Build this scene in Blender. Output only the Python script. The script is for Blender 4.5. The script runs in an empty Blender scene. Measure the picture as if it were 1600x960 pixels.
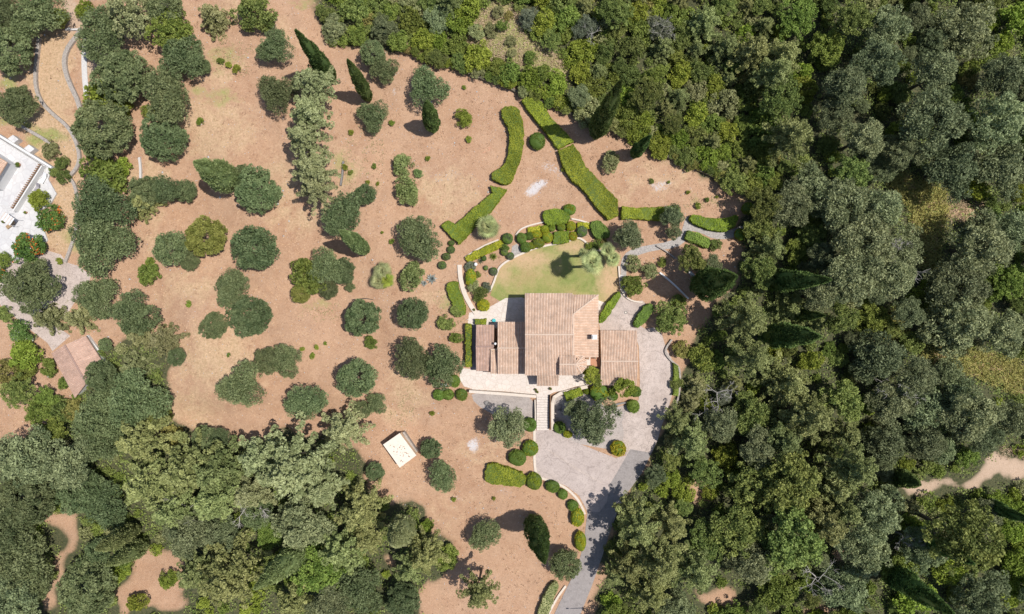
import bpy, bmesh, math, random
import numpy as np
from mathutils import Vector, Matrix

# ------------------------------------------------------------------ camera, sky, sun, exposure
sc = bpy.context.scene
S = 0.11          # metres per photograph pixel at ground level
H = 120.0         # camera height
cam_data = bpy.data.cameras.new("camera")
cam_data.sensor_width = 36.0
cam_data.lens = 36.0 / 2 / (800 * S / H)
cam_data.clip_end = 3000
cam_data.clip_start = 1
cam = bpy.data.objects.new("camera", cam_data)
cam.location = (0, 0, H)
sc.collection.objects.link(cam)
sc.camera = cam

SUN_EL = math.radians(68)
SUN_AZ = math.radians(2)      # direction of the sun in the picture plane: from the right
world = bpy.data.worlds.new("World"); sc.world = world; world.use_nodes = True
wn = world.node_tree.nodes; wl = world.node_tree.links
sky = wn.new("ShaderNodeTexSky"); sky.sky_type = 'NISHITA'; sky.sun_disc = False
sky.sun_elevation = SUN_EL; sky.sun_rotation = math.radians(90) - SUN_AZ
wl.new(sky.outputs[0], wn["Background"].inputs[0]); wn["Background"].inputs[1].default_value = 0.11
sun = bpy.data.lights.new("sun", 'SUN'); sun.energy = 4.7; sun.angle = math.radians(0.5); sun.color = (1.0, 0.955, 0.89)
so = bpy.data.objects.new("sun", sun); sc.collection.objects.link(so)
sd = Vector((math.cos(SUN_EL) * math.cos(SUN_AZ), math.cos(SUN_EL) * math.sin(SUN_AZ), math.sin(SUN_EL)))
so.rotation_euler = (-sd).to_track_quat('-Z', 'Y').to_euler()
sc.view_settings.view_transform = 'Standard'; sc.view_settings.look = 'None'
sc.view_settings.exposure = 0.07; sc.view_settings.gamma = 1.0

RS = np.random.RandomState
rng = RS(7); random.seed(7)
C = sc.collection

# ------------------------------------------------------------------ terrain height
def sstep(a, b, x):
    t = np.clip((np.asarray(x, float) - a) / (b - a), 0, 1); return t * t * (3 - 2 * t)
def rectmask(x, y, x0, x1, y0, y1, f):
    dx = np.maximum(np.maximum(x0 - x, x - x1), 0); dy = np.maximum(np.maximum(y0 - y, y - y1), 0)
    return 1 - sstep(0, f, np.hypot(dx, dy))
def T(x, y):
    x = np.asarray(x, float); y = np.asarray(y, float)
    e = sstep(15, 24, x)
    st = 1.6 * sstep(-19 - 7 * e, -13.8 + 10 * e, y)
    flat = np.maximum(rectmask(x, y, -14, 42, -85, 32, 12), rectmask(x, y, -200, -62, -20, 42, 10))
    n = 0.7 * np.sin(x * .11 + 1.3) * np.cos(y * .13 + .4) + 0.35 * np.sin(x * .31 + y * .17) + 0.2 * np.sin(y * .47 - x * .29)
    east = -2.2 * sstep(42, 95, x)
    far = 1 - sstep(120, 200, np.hypot(x, y))
    return (st + (n + east) * (1 - flat)) * far
def gp(px, py, dz=0.0):
    """point where the line of sight of a photograph pixel meets the height terrain + dz"""
    X0 = (px - 800) * S; Y0 = (480 - py) * S; z = dz
    for _ in range(6):
        k = 1 - z / H; z = float(T(X0 * k, Y0 * k)) + dz
    k = 1 - z / H
    return Vector((X0 * k, Y0 * k, z))
def ap(px, py, z):
    k = 1 - z / H
    return Vector(((px - 800) * S * k, (480 - py) * S * k, z))

# ------------------------------------------------------------------ node helpers / materials
def new_mat(name):
    m = bpy.data.materials.new(name); m.use_nodes = True
    nt = m.node_tree; return m, nt.nodes, nt.links, nt.nodes["Principled BSDF"]
def noise(N, L, scale, detail=4, rough=.6, src=None):
    n = N.new("ShaderNodeTexNoise"); n.inputs['Scale'].default_value = scale
    n.inputs['Detail'].default_value = detail; n.inputs['Roughness'].default_value = rough
    if src is not None: L.new(src, n.inputs['Vector'])
    return n.outputs['Fac']
def ramp(N, L, fac, stops):
    r = N.new("ShaderNodeValToRGB"); L.new(fac, r.inputs[0])
    e = r.color_ramp.elements
    while len(e) < len(stops): e.new(.5)
    for i, (p, c) in enumerate(stops):
        e[i].position = p; e[i].color = (*c, 1) if len(c) == 3 else c
    return r.outputs[0]
def mix(N, L, f, a, b, mode='MIX'):
    m = N.new("ShaderNodeMix"); m.data_type = 'RGBA'; m.blend_type = mode
    for s, v in ((m.inputs[0], f), (m.inputs[6], a), (m.inputs[7], b)):
        if hasattr(v, 'is_output'): L.new(v, s)
        elif isinstance(v, tuple): s.default_value = (*v, 1)
        else: s.default_value = v
    return m.outputs[2]
def math_(N, L, op, a, b, clamp=False):
    m = N.new("ShaderNodeMath"); m.operation = op; m.use_clamp = clamp
    for s, v in ((m.inputs[0], a), (m.inputs[1], b)):
        if hasattr(v, 'is_output'): L.new(v, s)
        else: s.default_value = v
    return m.outputs[0]
def bump(N, L, B, h, dist=.05, strength=.6):
    b = N.new("ShaderNodeBump"); b.inputs['Distance'].default_value = dist; b.inputs['Strength'].default_value = strength
    L.new(h, b.inputs['Height']); L.new(b.outputs[0], B.inputs['Normal'])
def objvec(N):
    g = N.new("ShaderNodeNewGeometry"); return g.outputs['Position']

def leaf_mat(name, dark, light, trans=.25, accent=None, spread=.25):
    m, N, L, B = new_mat(name)
    a = N.new("ShaderNodeAttribute"); a.attribute_name = "tone"
    oi = N.new("ShaderNodeObjectInfo")
    col = mix(N, L, a.outputs['Fac'], dark, light)
    hsv = N.new("ShaderNodeHueSaturation"); L.new(col, hsv.inputs['Color'])
    r = oi.outputs['Random']
    hs = math_(N, L, 'MULTIPLY_ADD', r, .042); hs.node.inputs[2].default_value = .463; L.new(hs, hsv.inputs['Hue'])
    r2 = math_(N, L, 'FRACT', math_(N, L, 'MULTIPLY', r, 7.31), 0)
    vv = math_(N, L, 'MULTIPLY_ADD', r2, spread * 2); vv.node.inputs[2].default_value = 1 - spread; L.new(vv, hsv.inputs['Value'])
    out = hsv.outputs[0]
    if accent:
        f = math_(N, L, 'GREATER_THAN', a.outputs['Fac'], accent[1])
        out = mix(N, L, f, out, accent[0])
    L.new(out, B.inputs['Base Color']); B.inputs['Roughness'].default_value = .65
    B.inputs['Specular IOR Level'].default_value = .25
    t = N.new("ShaderNodeBsdfTranslucent"); L.new(out, t.inputs[0])
    ms = N.new("ShaderNodeMixShader"); ms.inputs[0].default_value = trans
    L.new(B.outputs[0], ms.inputs[1]); L.new(t.outputs[0], ms.inputs[2])
    o = [n for n in N if n.type == 'OUTPUT_MATERIAL'][0]; L.new(ms.outputs[0], o.inputs[0])
    return m
M = {}
M['olive'] = leaf_mat("olive_leaf", (0.08, 0.122, 0.048), (0.235, 0.295, 0.135))
M['grey_olive'] = leaf_mat("grey_olive_leaf", (0.11, 0.15, 0.07), (0.325, 0.38, 0.19), spread=.3)
M['pine'] = leaf_mat("conifer_leaf", (0.14, 0.18, 0.06), (0.39, 0.44, 0.175), spread=.15)
M['palepine'] = leaf_mat("pale_conifer_leaf", (0.19, 0.235, 0.1), (0.46, 0.51, 0.26), spread=.1)
M['oak'] = leaf_mat("broad_leaf", (0.09, 0.14, 0.035), (0.28, 0.35, 0.1), spread=.3)
M['green'] = leaf_mat("green_leaf", (0.1, 0.16, 0.03), (0.27, 0.36, 0.08), spread=.2)
M['lime'] = leaf_mat("lime_leaf", (0.13, 0.2, 0.025), (0.33, 0.42, 0.07), spread=.2)
M['pale'] = leaf_mat("pale_leaf", (0.18, 0.21, 0.08), (0.42, 0.44, 0.21), spread=.2)
M['yellow'] = leaf_mat("yellow_leaf", (0.18, 0.19, 0.05), (0.42, 0.4, 0.12), spread=.2)
M['cypress'] = leaf_mat("cypress_leaf", (0.08, 0.15, 0.045), (0.21, 0.33, 0.1), spread=.15)
M['lightcypress'] = leaf_mat("light_cypress_leaf", (0.17, 0.24, 0.085), (0.41, 0.5, 0.22), spread=.08)
M['hedge'] = leaf_mat("hedge_leaf", (0.14, 0.21, 0.018), (0.29, 0.38, 0.04), spread=.15)
M['hedgedark'] = leaf_mat("dark_hedge_leaf", (0.09, 0.16, 0.025), (0.21, 0.32, 0.06), spread=.28)
M['hedgelime'] = leaf_mat("lime_hedge_leaf", (0.27, 0.32, 0.015), (0.52, 0.53, 0.05), spread=.12)
M['greyshrub'] = leaf_mat("grey_shrub_leaf", (.12, .145, .095), (.30, .335, .22), spread=.15)
M['palm'] = leaf_mat("palm_leaf", (.17, .22, .075), (.46, .52, .23), spread=.4)
M['flower'] = leaf_mat("flowering_leaf", (.06, .13, .03), (.16, .26, .06), accent=((.75, .22, .05), .86))
M['flowerpink'] = leaf_mat("pink_flower_leaf", (.16, .17, .05), (.30, .30, .10), accent=((.45, .07, .18), .55))
M['whiteflower'] = leaf_mat("white_flower_leaf", (.06, .13, .03), (.18, .28, .08), accent=((.75, .74, .68), .93))
M['mustard'] = leaf_mat('mustard_leaf', (.13, .155, .03), (.31, .335, .09), spread=.1)
M['leafy'] = leaf_mat('fig_leaf', (0.11, 0.165, 0.04), (0.31, 0.37, 0.11), spread=.1)
M['fresh'] = leaf_mat('fresh_leaf', (.11, .18, .055), (.32, .44, .17), spread=.1)
M['agave'] = leaf_mat("agave_leaf", (.30, .34, .32), (.46, .50, .48))

def stone_mat(name, c1, c2, scale=3, c3=None, bd=.02, rough=.85, vor=None):
    m, N, L, B = new_mat(name); P = objvec(N)
    f = noise(N, L, scale, 6, .7, P); col = ramp(N, L, f, [(.3, c1), (.7, c2)])
    if vor:
        v = N.new("ShaderNodeTexVoronoi"); v.feature = 'DISTANCE_TO_EDGE'; v.inputs['Scale'].default_value = vor; L.new(P, v.inputs['Vector'])
        j = math_(N, L, 'LESS_THAN', v.outputs['Distance'], .05)
        v2 = N.new("ShaderNodeTexVoronoi"); v2.inputs['Scale'].default_value = vor; L.new(P, v2.inputs['Vector'])
        bw = N.new("ShaderNodeRGBToBW"); L.new(v2.outputs['Color'], bw.inputs[0])
        col = mix(N, L, math_(N, L, 'MULTIPLY', bw.outputs[0], .22), col, tuple(.55 * x for x in c1))
        col = mix(N, L, math_(N, L, 'MULTIPLY', j, .7), col, c3 or tuple(.6 * x for x in c1))
    big = noise(N, L, .25, 3, .6, P)
    col = mix(N, L, math_(N, L, 'MULTIPLY', big, .25), col, tuple(.62 * x for x in c1))
    L.new(col, B.inputs['Base Color']); B.inputs['Roughness'].default_value = rough
    bump(N, L, B, f, bd); return m
M['bark'] = stone_mat("bark", (.07, .055, .04), (.16, .13, .10), 6)
M['wall'] = stone_mat("render_wall", (.70, .48, .30), (.76, .55, .36), 2)
M['white'] = stone_mat("white_plaster", (.62, .61, .60), (.72, .71, .69), 2)
M['whitepave'] = stone_mat("white_paving", (.54, .53, .53), (.66, .65, .64), 1.3, vor=.8, c3=(.48, .46, .46), bd=.005)
M['patio'] = stone_mat("cream_paving", (.62, .545, .49), (.70, .62, .56), .9, vor=1.3, c3=(.5, .43, .37), bd=.005)
M['coping'] = stone_mat("cream_coping", (.55, .47, .39), (.68, .60, .52), 4)
M['stonewall'] = stone_mat("dry_stone", (.30, .26, .23), (.52, .47, .42), 7, vor=3, bd=.05)
M['greystone'] = stone_mat("grey_path_stone", (.34, .31, .29), (.48, .44, .41), 3, vor=2.2, bd=.02)
M['rock'] = stone_mat("pale_rock", (.45, .43, .42), (.66, .64, .62), 5)
M['darkrock'] = stone_mat("dark_rock", (.16, .15, .14), (.28, .26, .25), 5)
M['shedroof'] = stone_mat("shed_roof_coat", (.66, .575, .48), (.77, .69, .59), 1.5, bd=.004)
M['shaded_stone'] = stone_mat('shade_darkened_stone', (.10, .09, .06), (.24, .21, .16), 5, vor=3, bd=.05)  # boundary wall stone, with the shade under the bushes put into its colour
M['rust'] = stone_mat("rusty_metal", (.22, .12, .07), (.33, .2, .12), 6)
M['wood'] = stone_mat("brown_wood", (.20, .12, .07), (.32, .2, .12), 8)
M['slate_and_shade'] = stone_mat("slate_grey_and_shade", (.30, .28, .31), (.38, .36, .38), 2, vor=1.6)  # grey of tub cover and lounger; also paints the wing's shadow strip
def plain(name, c, rough=.5, metal=0):
    m, N, L, B = new_mat(name); P = objvec(N)
    f = noise(N, L, 9, 3, .6, P)
    L.new(ramp(N, L, f, [(.2, tuple(x * .88 for x in c)), (.8, c)]), B.inputs['Base Color'])
    B.inputs['Roughness'].default_value = rough; B.inputs['Metallic'].default_value = metal; return m
M['glass'] = plain("window_glass", (.03, .04, .05), .08)
M['shutter'] = plain("shutter_paint", (.12, .2, .14), .5)
M['black'] = plain("black_metal", (.03, .03, .03), .4)
M['whitepaint'] = plain("white_paint", (.8, .8, .8), .4)
M['turquoise'] = plain("turquoise_plastic", (.05, .45, .48), .3)
M['terracotta'] = plain("terracotta_clay", (.45, .22, .13), .8)
M['brownfab'] = plain("brown_fabric", (.34, .23, .13), .9)
M['globe'] = plain("opal_globe", (.85, .85, .85), .2)
def tile_mat(name, dark, mid, light):
    m, N, L, B = new_mat(name); P = objvec(N)
    a = N.new("ShaderNodeAttribute"); a.attribute_name = "tone"
    col = ramp(N, L, a.outputs['Fac'], [(.0, dark), (.45, mid), (1., light)])
    g = noise(N, L, .8, 5, .7, P)
    col = mix(N, L, ramp(N, L, g, [(.42, (0, 0, 0)), (.66, (.8, .8, .8))]), col, tuple(.58 * x for x in (mid[0] * .95, mid[1], mid[2] * 1.05)))
    L.new(col, B.inputs['Base Color']); B.inputs['Roughness'].default_value = .85
    bump(N, L, B, noise(N, L, 14, 3, .6, P), .01); return m
M['tile'] = tile_mat("clay_tile", (.50, .33, .235), (.65, .48, .365), (.76, .61, .50))
M['paletile'] = tile_mat("pale_clay_tile", (.52, .34, .24), (.67, .48, .35), (.78, .60, .47))
M['ridgecap'] = stone_mat('mortared_ridge', (.50, .36, .27), (.68, .54, .43), 5)
M['pan'] = stone_mat('pan_tile', (.44, .27, .18), (.53, .35, .25), 5)  # channels between ribs: shading stripes put into a darker clay colour
M['oldtile'] = tile_mat("old_clay_tile", (.34, .22, .18), (.50, .34, .28), (.66, .48, .40))

def pave_mat(name, c1, c2, speck, cracks=True):
    m, N, L, B = new_mat(name); P = objvec(N); nst = noise(N, L, 1.1, 6, .75, P)
    n1 = noise(N, L, .35, 5, .65, P); n2 = noise(N, L, 5, 4, .7, P)
    col = ramp(N, L, n1, [(.3, c1), (.7, c2)])
    col = mix(N, L, ramp(N, L, n2, [(.5, (0, 0, 0)), (.68, (1, 1, 1))]), col, speck)
    col = mix(N, L, ramp(N, L, nst, [(.50, (0, 0, 0)), (.68, (.7, .7, .7))]), col, tuple(x * .7 for x in c1))
    if cracks:
        v = N.new("ShaderNodeTexVoronoi"); v.feature = 'DISTANCE_TO_EDGE'; v.inputs['Scale'].default_value = .3
        w = N.new("ShaderNodeVectorMath"); w.operation = 'ADD'; nn = N.new("ShaderNodeTexNoise"); nn.inputs['Scale'].default_value = .6; nn.inputs['Detail'].default_value = 5
        L.new(P, nn.inputs['Vector']); sc_ = N.new("ShaderNodeVectorMath"); sc_.operation = 'SCALE'; sc_.inputs['Scale'].default_value = 2.5
        L.new(nn.outputs['Color'], sc_.inputs[0]); L.new(P, w.inputs[0]); L.new(sc_.outputs[0], w.inputs[1]); L.new(w.outputs[0], v.inputs['Vector'])
        cr = math_(N, L, 'LESS_THAN', v.outputs['Distance'], .012)
        col = mix(N, L, math_(N, L, 'MULTIPLY', cr, .45), col, tuple(.5 * x for x in c1))
    L.new(col, B.inputs['Base Color']); B.inputs['Roughness'].default_value = .9
    bump(N, L, B, n2, .02); return m
M['concrete'] = pave_mat("pale_concrete", (.41, .335, .295), (.54, .455, .41), (.29, .235, .21))
M['court'] = pave_mat("brushed_concrete", (.40, .33, .30), (.48, .405, .37), (.31, .255, .23))
M['asphalt'] = pave_mat("worn_asphalt", (.235, .21, .20), (.29, .26, .25), (.33, .30, .29), False)
M['gravel'] = pave_mat("grey_gravel", (.35, .30, .275), (.44, .385, .35), (.24, .205, .185), False)

# ground
gm, N, L, B = new_mat("earth"); P = objvec(N)
def att(n):
    a = N.new("ShaderNodeAttribute"); a.attribute_name = n; return a.outputs['Fac']
nb = noise(N, L, .07, 5, .6, P); nm = noise(N, L, .5, 6, .7, P); nf = noise(N, L, 3.0, 5, .75, P); nff = noise(N, L, 9, 3, .7, P)
soil = ramp(N, L, nb, [(.35, (.365, .205, .12)), (.65, (.45, .275, .17))])
nq = noise(N, L, .17, 6, .7, P)
soil = mix(N, L, ramp(N, L, nq, [(.48, (0, 0, 0)), (.62, (.55, .55, .55))]), soil, (.36, .225, .145))
soil = mix(N, L, ramp(N, L, nm, [(.35, (0, 0, 0)), (.75, (.8, .8, .8))]), soil, (.53, .342, .22))
soil = mix(N, L, ramp(N, L, nf, [(.47, (0, 0, 0)), (.66, (.55, .55, .55))]), soil, (.28, .165, .10))
soil = mix(N, L, ramp(N, L, nff, [(.55, (0, 0, 0)), (.7, (.6, .6, .6))]), soil, (.66, .50, .38))
def masked(attn, scale_noise, gain=1.6, off=-.55):
    f = math_(N, L, 'MULTIPLY_ADD', scale_noise, gain); f.node.inputs[2].default_value = off
    f = math_(N, L, 'ADD', f, math_(N, L, 'MULTIPLY', att(attn), 1.0)); f = math_(N, L, 'SUBTRACT', f, .5)
    f = math_(N, L, 'MULTIPLY', f, 2.2, True)
    return math_(N, L, 'MULTIPLY', f, math_(N, L, 'MULTIPLY', att(attn), 3, True), True)
straw = mix(N, L, ramp(N, L, nf, [(.4, (0, 0, 0)), (.65, (1, 1, 1))]), (.56, .385, .245), (.37, .255, .14))
c = mix(N, L, masked('straw', nm), soil, straw)
c = mix(N, L, masked('track', math_(N, L, 'ADD', math_(N, L, 'MULTIPLY', nm, .5), math_(N, L, 'MULTIPLY', nf, .5)), 3.2, -1.1), c, mix(N, L, nf, (.34, .23, .15), (.60, .45, .34)))
grs = mix(N, L, ramp(N, L, nf, [(.4, (0, 0, 0)), (.65, (1, 1, 1))]), (.24, .25, .08), (.36, .34, .13))
c = mix(N, L, masked('green', nm), c, grs)
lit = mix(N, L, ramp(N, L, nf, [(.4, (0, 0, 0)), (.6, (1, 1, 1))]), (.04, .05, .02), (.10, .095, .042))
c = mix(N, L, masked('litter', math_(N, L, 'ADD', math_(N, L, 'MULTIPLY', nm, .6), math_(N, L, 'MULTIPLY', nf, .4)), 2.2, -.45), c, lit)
c = mix(N, L, masked('ash', nf, 2.0, -.9), c, (.56, .52, .51))
c = mix(N, L, masked('red', nf, 2.0, -.9), c, (.75, .30, .20))
L.new(c, B.inputs['Base Color']); B.inputs['Roughness'].default_value = .95
bump(N, L, B, math_(N, L, 'ADD', nf, nff), .12, .8)
M['ground'] = gm
# lawn
lm, N, L, B = new_mat("lawn"); P = objvec(N)
n1 = noise(N, L, .16, 4, .6, P); n2 = noise(N, L, 1.0, 6, .7, P); n3 = noise(N, L, 10, 3, .7, P)
col = ramp(N, L, n1, [(.40, (.20, .24, .065)), (.53, (.30, .285, .10)), (.66, (.42, .29, .15))])
col = mix(N, L, ramp(N, L, n2, [(.45, (0, 0, 0)), (.7, (.6, .6, .6))]), col, (.40, .33, .15))
col = mix(N, L, ramp(N, L, n3, [(.4, (.4, .4, .4)), (.65, (0, 0, 0))]), col, (.17, .20, .05))
da = N.new('ShaderNodeAttribute'); da.attribute_name = 'dry'
df = math_(N, L, 'MULTIPLY', math_(N, L, 'ADD', da.outputs['Fac'], math_(N, L, 'SUBTRACT', n2, .70)), 1.2, True)
col = mix(N, L, df, col, mix(N, L, n3, (.44, .28, .16), (.52, .37, .22)))
L.new(col, B.inputs['Base Color']); B.inputs['Roughness'].default_value = .9; bump(N, L, B, n3, .05)
M['lawn'] = lm

# ------------------------------------------------------------------ object helpers
def link(o, parent=None):
    C.objects.link(o)
    if parent is not None: o.parent = parent
    return o
def thing(name, label, cat, loc=(0, 0, 0), rotz=0, group=None):
    o = bpy.data.objects.new(name, None); C.objects.link(o); o.empty_display_size = .3
    o.location = loc; o.rotation_euler = (0, 0, rotz); o['label'] = label; o['category'] = cat
    if group: o['group'] = group
    return o
def tag(o, label=None, cat=None, group=None, kind=None):
    if label: o['label'] = label
    if cat: o['category'] = cat
    if group: o['group'] = group
    if kind: o['kind'] = kind
    return o
def mesh_np(name, V, Q, mat, tone=None, smooth=False):
    V = np.asarray(V, np.float32); Q = np.asarray(Q, np.int32); k = Q.shape[1]
    me = bpy.data.meshes.new(name)
    me.vertices.add(len(V)); me.vertices.foreach_set("co", V.ravel())
    me.loops.add(Q.size); me.loops.foreach_set("vertex_index", Q.ravel())
    me.polygons.add(len(Q)); me.polygons.foreach_set("loop_start", np.arange(0, Q.size, k, dtype=np.int32))
    me.polygons.foreach_set("loop_total", np.full(len(Q), k, np.int32))
    if smooth: me.polygons.foreach_set("use_smooth", np.ones(len(Q), bool))
    if tone is not None:
        a = me.attributes.new("tone", 'FLOAT', 'FACE'); a.data.foreach_set("value", np.asarray(tone, np.float32))
    me.update(calc_edges=True)
    if mat: me.materials.append(mat)
    return me
def add(name, me, parent=None, loc=None, rot=None, scale=None, mat=None):
    o = bpy.data.objects.new(name, me); link(o, parent)
    if loc is not None: o.location = loc
    if rot is not None: o.rotation_euler = rot
    if scale is not None: o.scale = scale
    if mat is not None and me.materials:
        o.material_slots[0].link = 'OBJECT'; o.material_slots[0].material = mat
    return o
class MB:
    def __init__(s): s.v = []; s.f = []
    def poly(s, pts): n = len(s.v); s.v += [tuple(p) for p in pts]; s.f.append(tuple(range(n, n + len(pts))))
    def prism(s, pts, z0, z1):
        """pts: 2D world outline counter-clockwise or not; z0/z1 floats or lists"""
        n = len(pts); b = len(s.v)
        za = z0 if hasattr(z0, '__len__') else [z0] * n; zb = z1 if hasattr(z1, '__len__') else [z1] * n
        ar = sum(pts[i][0] * pts[(i + 1) % n][1] - pts[(i + 1) % n][0] * pts[i][1] for i in range(n))
        idx = list(range(n)) if ar > 0 else list(range(n))[::-1]
        s.v += [(pts[i][0], pts[i][1], za[i]) for i in idx] + [(pts[i][0], pts[i][1], zb[i]) for i in idx]
        s.f.append(tuple(b + n + i for i in range(n))); s.f.append(tuple(b + i for i in reversed(range(n))))
        for i in range(n):
            j = (i + 1) % n; s.f.append((b + i, b + j, b + n + j, b + n + i))
    def box(s, x0, x1, y0, y1, z0, z1): s.prism([(x0, y0), (x1, y0), (x1, y1), (x0, y1)], z0, z1)
    def tube(s, pts, rad, n=6):
        rings = []
        for i, p in enumerate(pts):
            p = Vector(p); a = Vector(pts[max(i - 1, 0)]); c_ = Vector(pts[min(i + 1, len(pts) - 1)]); d = (c_ - a).normalized()
            u = d.cross(Vector((0, 1, 0.01)) if abs(d.y) < .9 else Vector((1, 0, 0))).normalized(); w = d.cross(u)
            b = len(s.v); r = rad[i] if hasattr(rad, '__len__') else rad
            for k in range(n):
                t = 2 * math.pi * k / n; s.v.append(tuple(p + u * (r * math.cos(t)) + w * (r * math.sin(t))))
            rings.append(b)
        for a, b in zip(rings, rings[1:]):
            for k in range(n): s.f.append((a + k, a + (k + 1) % n, b + (k + 1) % n, b + k))
        s.f.append(tuple(rings[0] + k for k in reversed(range(n)))); s.f.append(tuple(rings[-1] + k for k in range(n)))
    def ball(s, c_, r, nu=10, nv=6, sq=1):
        b = len(s.v)
        for j in range(nv + 1):
            th = math.pi * j / nv
            for i in range(nu):
                ph = 2 * math.pi * i / nu
                s.v.append((c_[0] + r * math.sin(th) * math.cos(ph), c_[1] + r * math.sin(th) * math.sin(ph), c_[2] + r * sq * math.cos(th)))
        for j in range(nv):
            for i in range(nu):
                s.f.append((b + j * nu + i, b + (j + 1) * nu + i, b + (j + 1) * nu + (i + 1) % nu, b + j * nu + (i + 1) % nu))
    def mesh(s, name, mat):
        me = bpy.data.meshes.new(name); me.from_pydata(s.v, [], s.f); me.update()
        if mat: me.materials.append(mat)
        return me
    def build(s, name, mat, parent=None, loc=None, rot=None):
        return add(name, s.mesh(name, mat), parent, loc, rot)
def chaikin(p, closed=True, it=2):
    p = [Vector(q) for q in p]
    for _ in range(it):
        q = []; n = len(p)
        rngi = range(n if closed else n - 1)
        if not closed: q.append(p[0])
        for i in rngi:
            a, b = p[i], p[(i + 1) % n]; q += [a * .75 + b * .25, a * .25 + b * .75]
        if not closed: q.append(p[-1])
        p = q
    return p
def pip(X, Y, poly):
    X = np.asarray(X, float); Y = np.asarray(Y, float); ins = np.zeros(X.shape, bool); n = len(poly)
    for i in range(n):
        x0, y0 = poly[i][0], poly[i][1]; x1, y1 = poly[(i + 1) % n][0], poly[(i + 1) % n][1]
        if y0 == y1: continue
        c_ = ((y0 > Y) != (y1 > Y)) & (X < (x1 - x0) * (Y - y0) / (y1 - y0) + x0); ins ^= c_
    return ins
NOGRASS = []      # outlines (photograph pixels) where no tufts grow
def sheet(name, poly, dz, mat, label=None, smooth=0, edge=.0):
    """a surface laid over the terrain, dz above it, with a thin skirt"""
    NOGRASS.append(poly)
    p = chaikin([Vector((a, b)) for a, b in poly], True, smooth) if smooth else [Vector((a, b)) for a, b in poly]
    w = [gp(q[0], q[1], dz) for q in p]
    bm = bmesh.new(); f = bm.faces.new([bm.verts.new((q.x, q.y, 0)) for q in w])
    xs = [q.x for q in w]; ys = [q.y for q in w]
    step = 1.0
    for ax, lo, hi in ((0, min(xs), max(xs)), (1, min(ys), max(ys))):
        t = math.floor(lo) + step
        while t < hi:
            co = [0, 0, 0]; co[ax] = t; no = [0, 0, 0]; no[ax] = 1
            bmesh.ops.bisect_plane(bm, geom=bm.verts[:] + bm.edges[:] + bm.faces[:], plane_co=co, plane_no=no); t += step
    bmesh.ops.triangulate(bm, faces=bm.faces[:])
    bm.normal_update()
    if bm.faces and sum(f.normal.z for f in bm.faces) < 0: bmesh.ops.reverse_faces(bm, faces=bm.faces[:])
    be = [e for e in bm.edges if e.is_boundary]
    r = bmesh.ops.extrude_edge_only(bm, edges=be); low = set(v for v in r['geom'] if isinstance(v, bmesh.types.BMVert))
    for v in bm.verts: v.co.z = float(T(v.co.x, v.co.y)) + (dz if v not in low else min(dz - .02, -.15))
    me = bpy.data.meshes.new(name); bm.to_mesh(me); bm.free(); me.materials.append(mat)
    o = add(name, me); o['kind'] = 'structure'
    if label: o['label'] = label
    return o
def ribbon(pts, width, h, name, mat, label, cat='wall', smooth=2, base=None, z0=-.3):
    p = chaikin([Vector((a, b)) for a, b in pts], False, smooth)
    w = [gp(q[0], q[1], h) for q in p]
    mb = MB(); n = len(w); Lf = []; Rt = []
    for i in range(n):
        a = w[max(i - 1, 0)]; b = w[min(i + 1, n - 1)]; d = Vector((b.x - a.x, b.y - a.y)).normalized(); nn = Vector((-d.y, d.x)) * width / 2
        Lf.append((w[i].x + nn.x, w[i].y + nn.y)); Rt.append((w[i].x - nn.x, w[i].y - nn.y))
    for i in range(n):
        g = float(T(w[i].x, w[i].y)); jit = .03 * math.sin(i * 2.7) if mat is M['stonewall'] else 0
        mb.v += [(*Lf[i], g + z0), (*Lf[i], g + h + jit), (*Rt[i], g + h + jit), (*Rt[i], g + z0)]
    for i in range(n - 1):
        a = 4 * i; b = a + 4
        mb.f += [(a, b, b + 1, a + 1), (a + 1, b + 1, b + 2, a + 2), (a + 2, b + 2, b + 3, a + 3), (a + 3, b + 3, b, a)]
    mb.f += [(0, 1, 2, 3), (4 * n - 1, 4 * n - 2, 4 * n - 3, 4 * n - 4)]
    o = mb.build(name, mat); return tag(o, label, cat)

# ------------------------------------------------------------------ ground sheet
xs = np.concatenate([-np.geomspace(1500, 98, 26)[:-1], np.arange(-97, 97.01, .5), np.geomspace(98, 1500, 26)[1:]])
ys = np.concatenate([-np.geomspace(1500, 62, 26)[:-1], np.arange(-61, 61.01, .5), np.geomspace(62, 1500, 26)[1:]])
GX, GY = np.meshgrid(xs, ys); GZ = T(GX, GY)
nx, ny = len(xs), len(ys)
V = np.stack([GX.ravel(), GY.ravel(), GZ.ravel()], 1)
i = np.arange(nx - 1)[None, :] + nx * np.arange(ny - 1)[:, None]; i = i.ravel()
ground_me = mesh_np("ground", V, np.stack([i, i + 1, i + nx + 1, i + nx], 1), M['ground'], smooth=True)
PX = 800 + GX / (S * (1 - GZ / H)); PY = 480 - GY / (S * (1 - GZ / H))
jx = PX + 5 * np.sin(PY * .11) + 4 * np.sin(PY * .043 + PX * .07); jy = PY + 5 * np.sin(PX * .09) + 4 * np.sin(PX * .037 - PY * .06)
def blob(lst, base=None):
    a = np.zeros_like(GX) if base is None else base
    for (x, y, rx, ry, s) in lst:
        d = np.hypot((jx - x) / rx, (jy - y) / ry); a = np.maximum(a, s * np.clip(1.5 - d, 0, 1))
    return a
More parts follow.
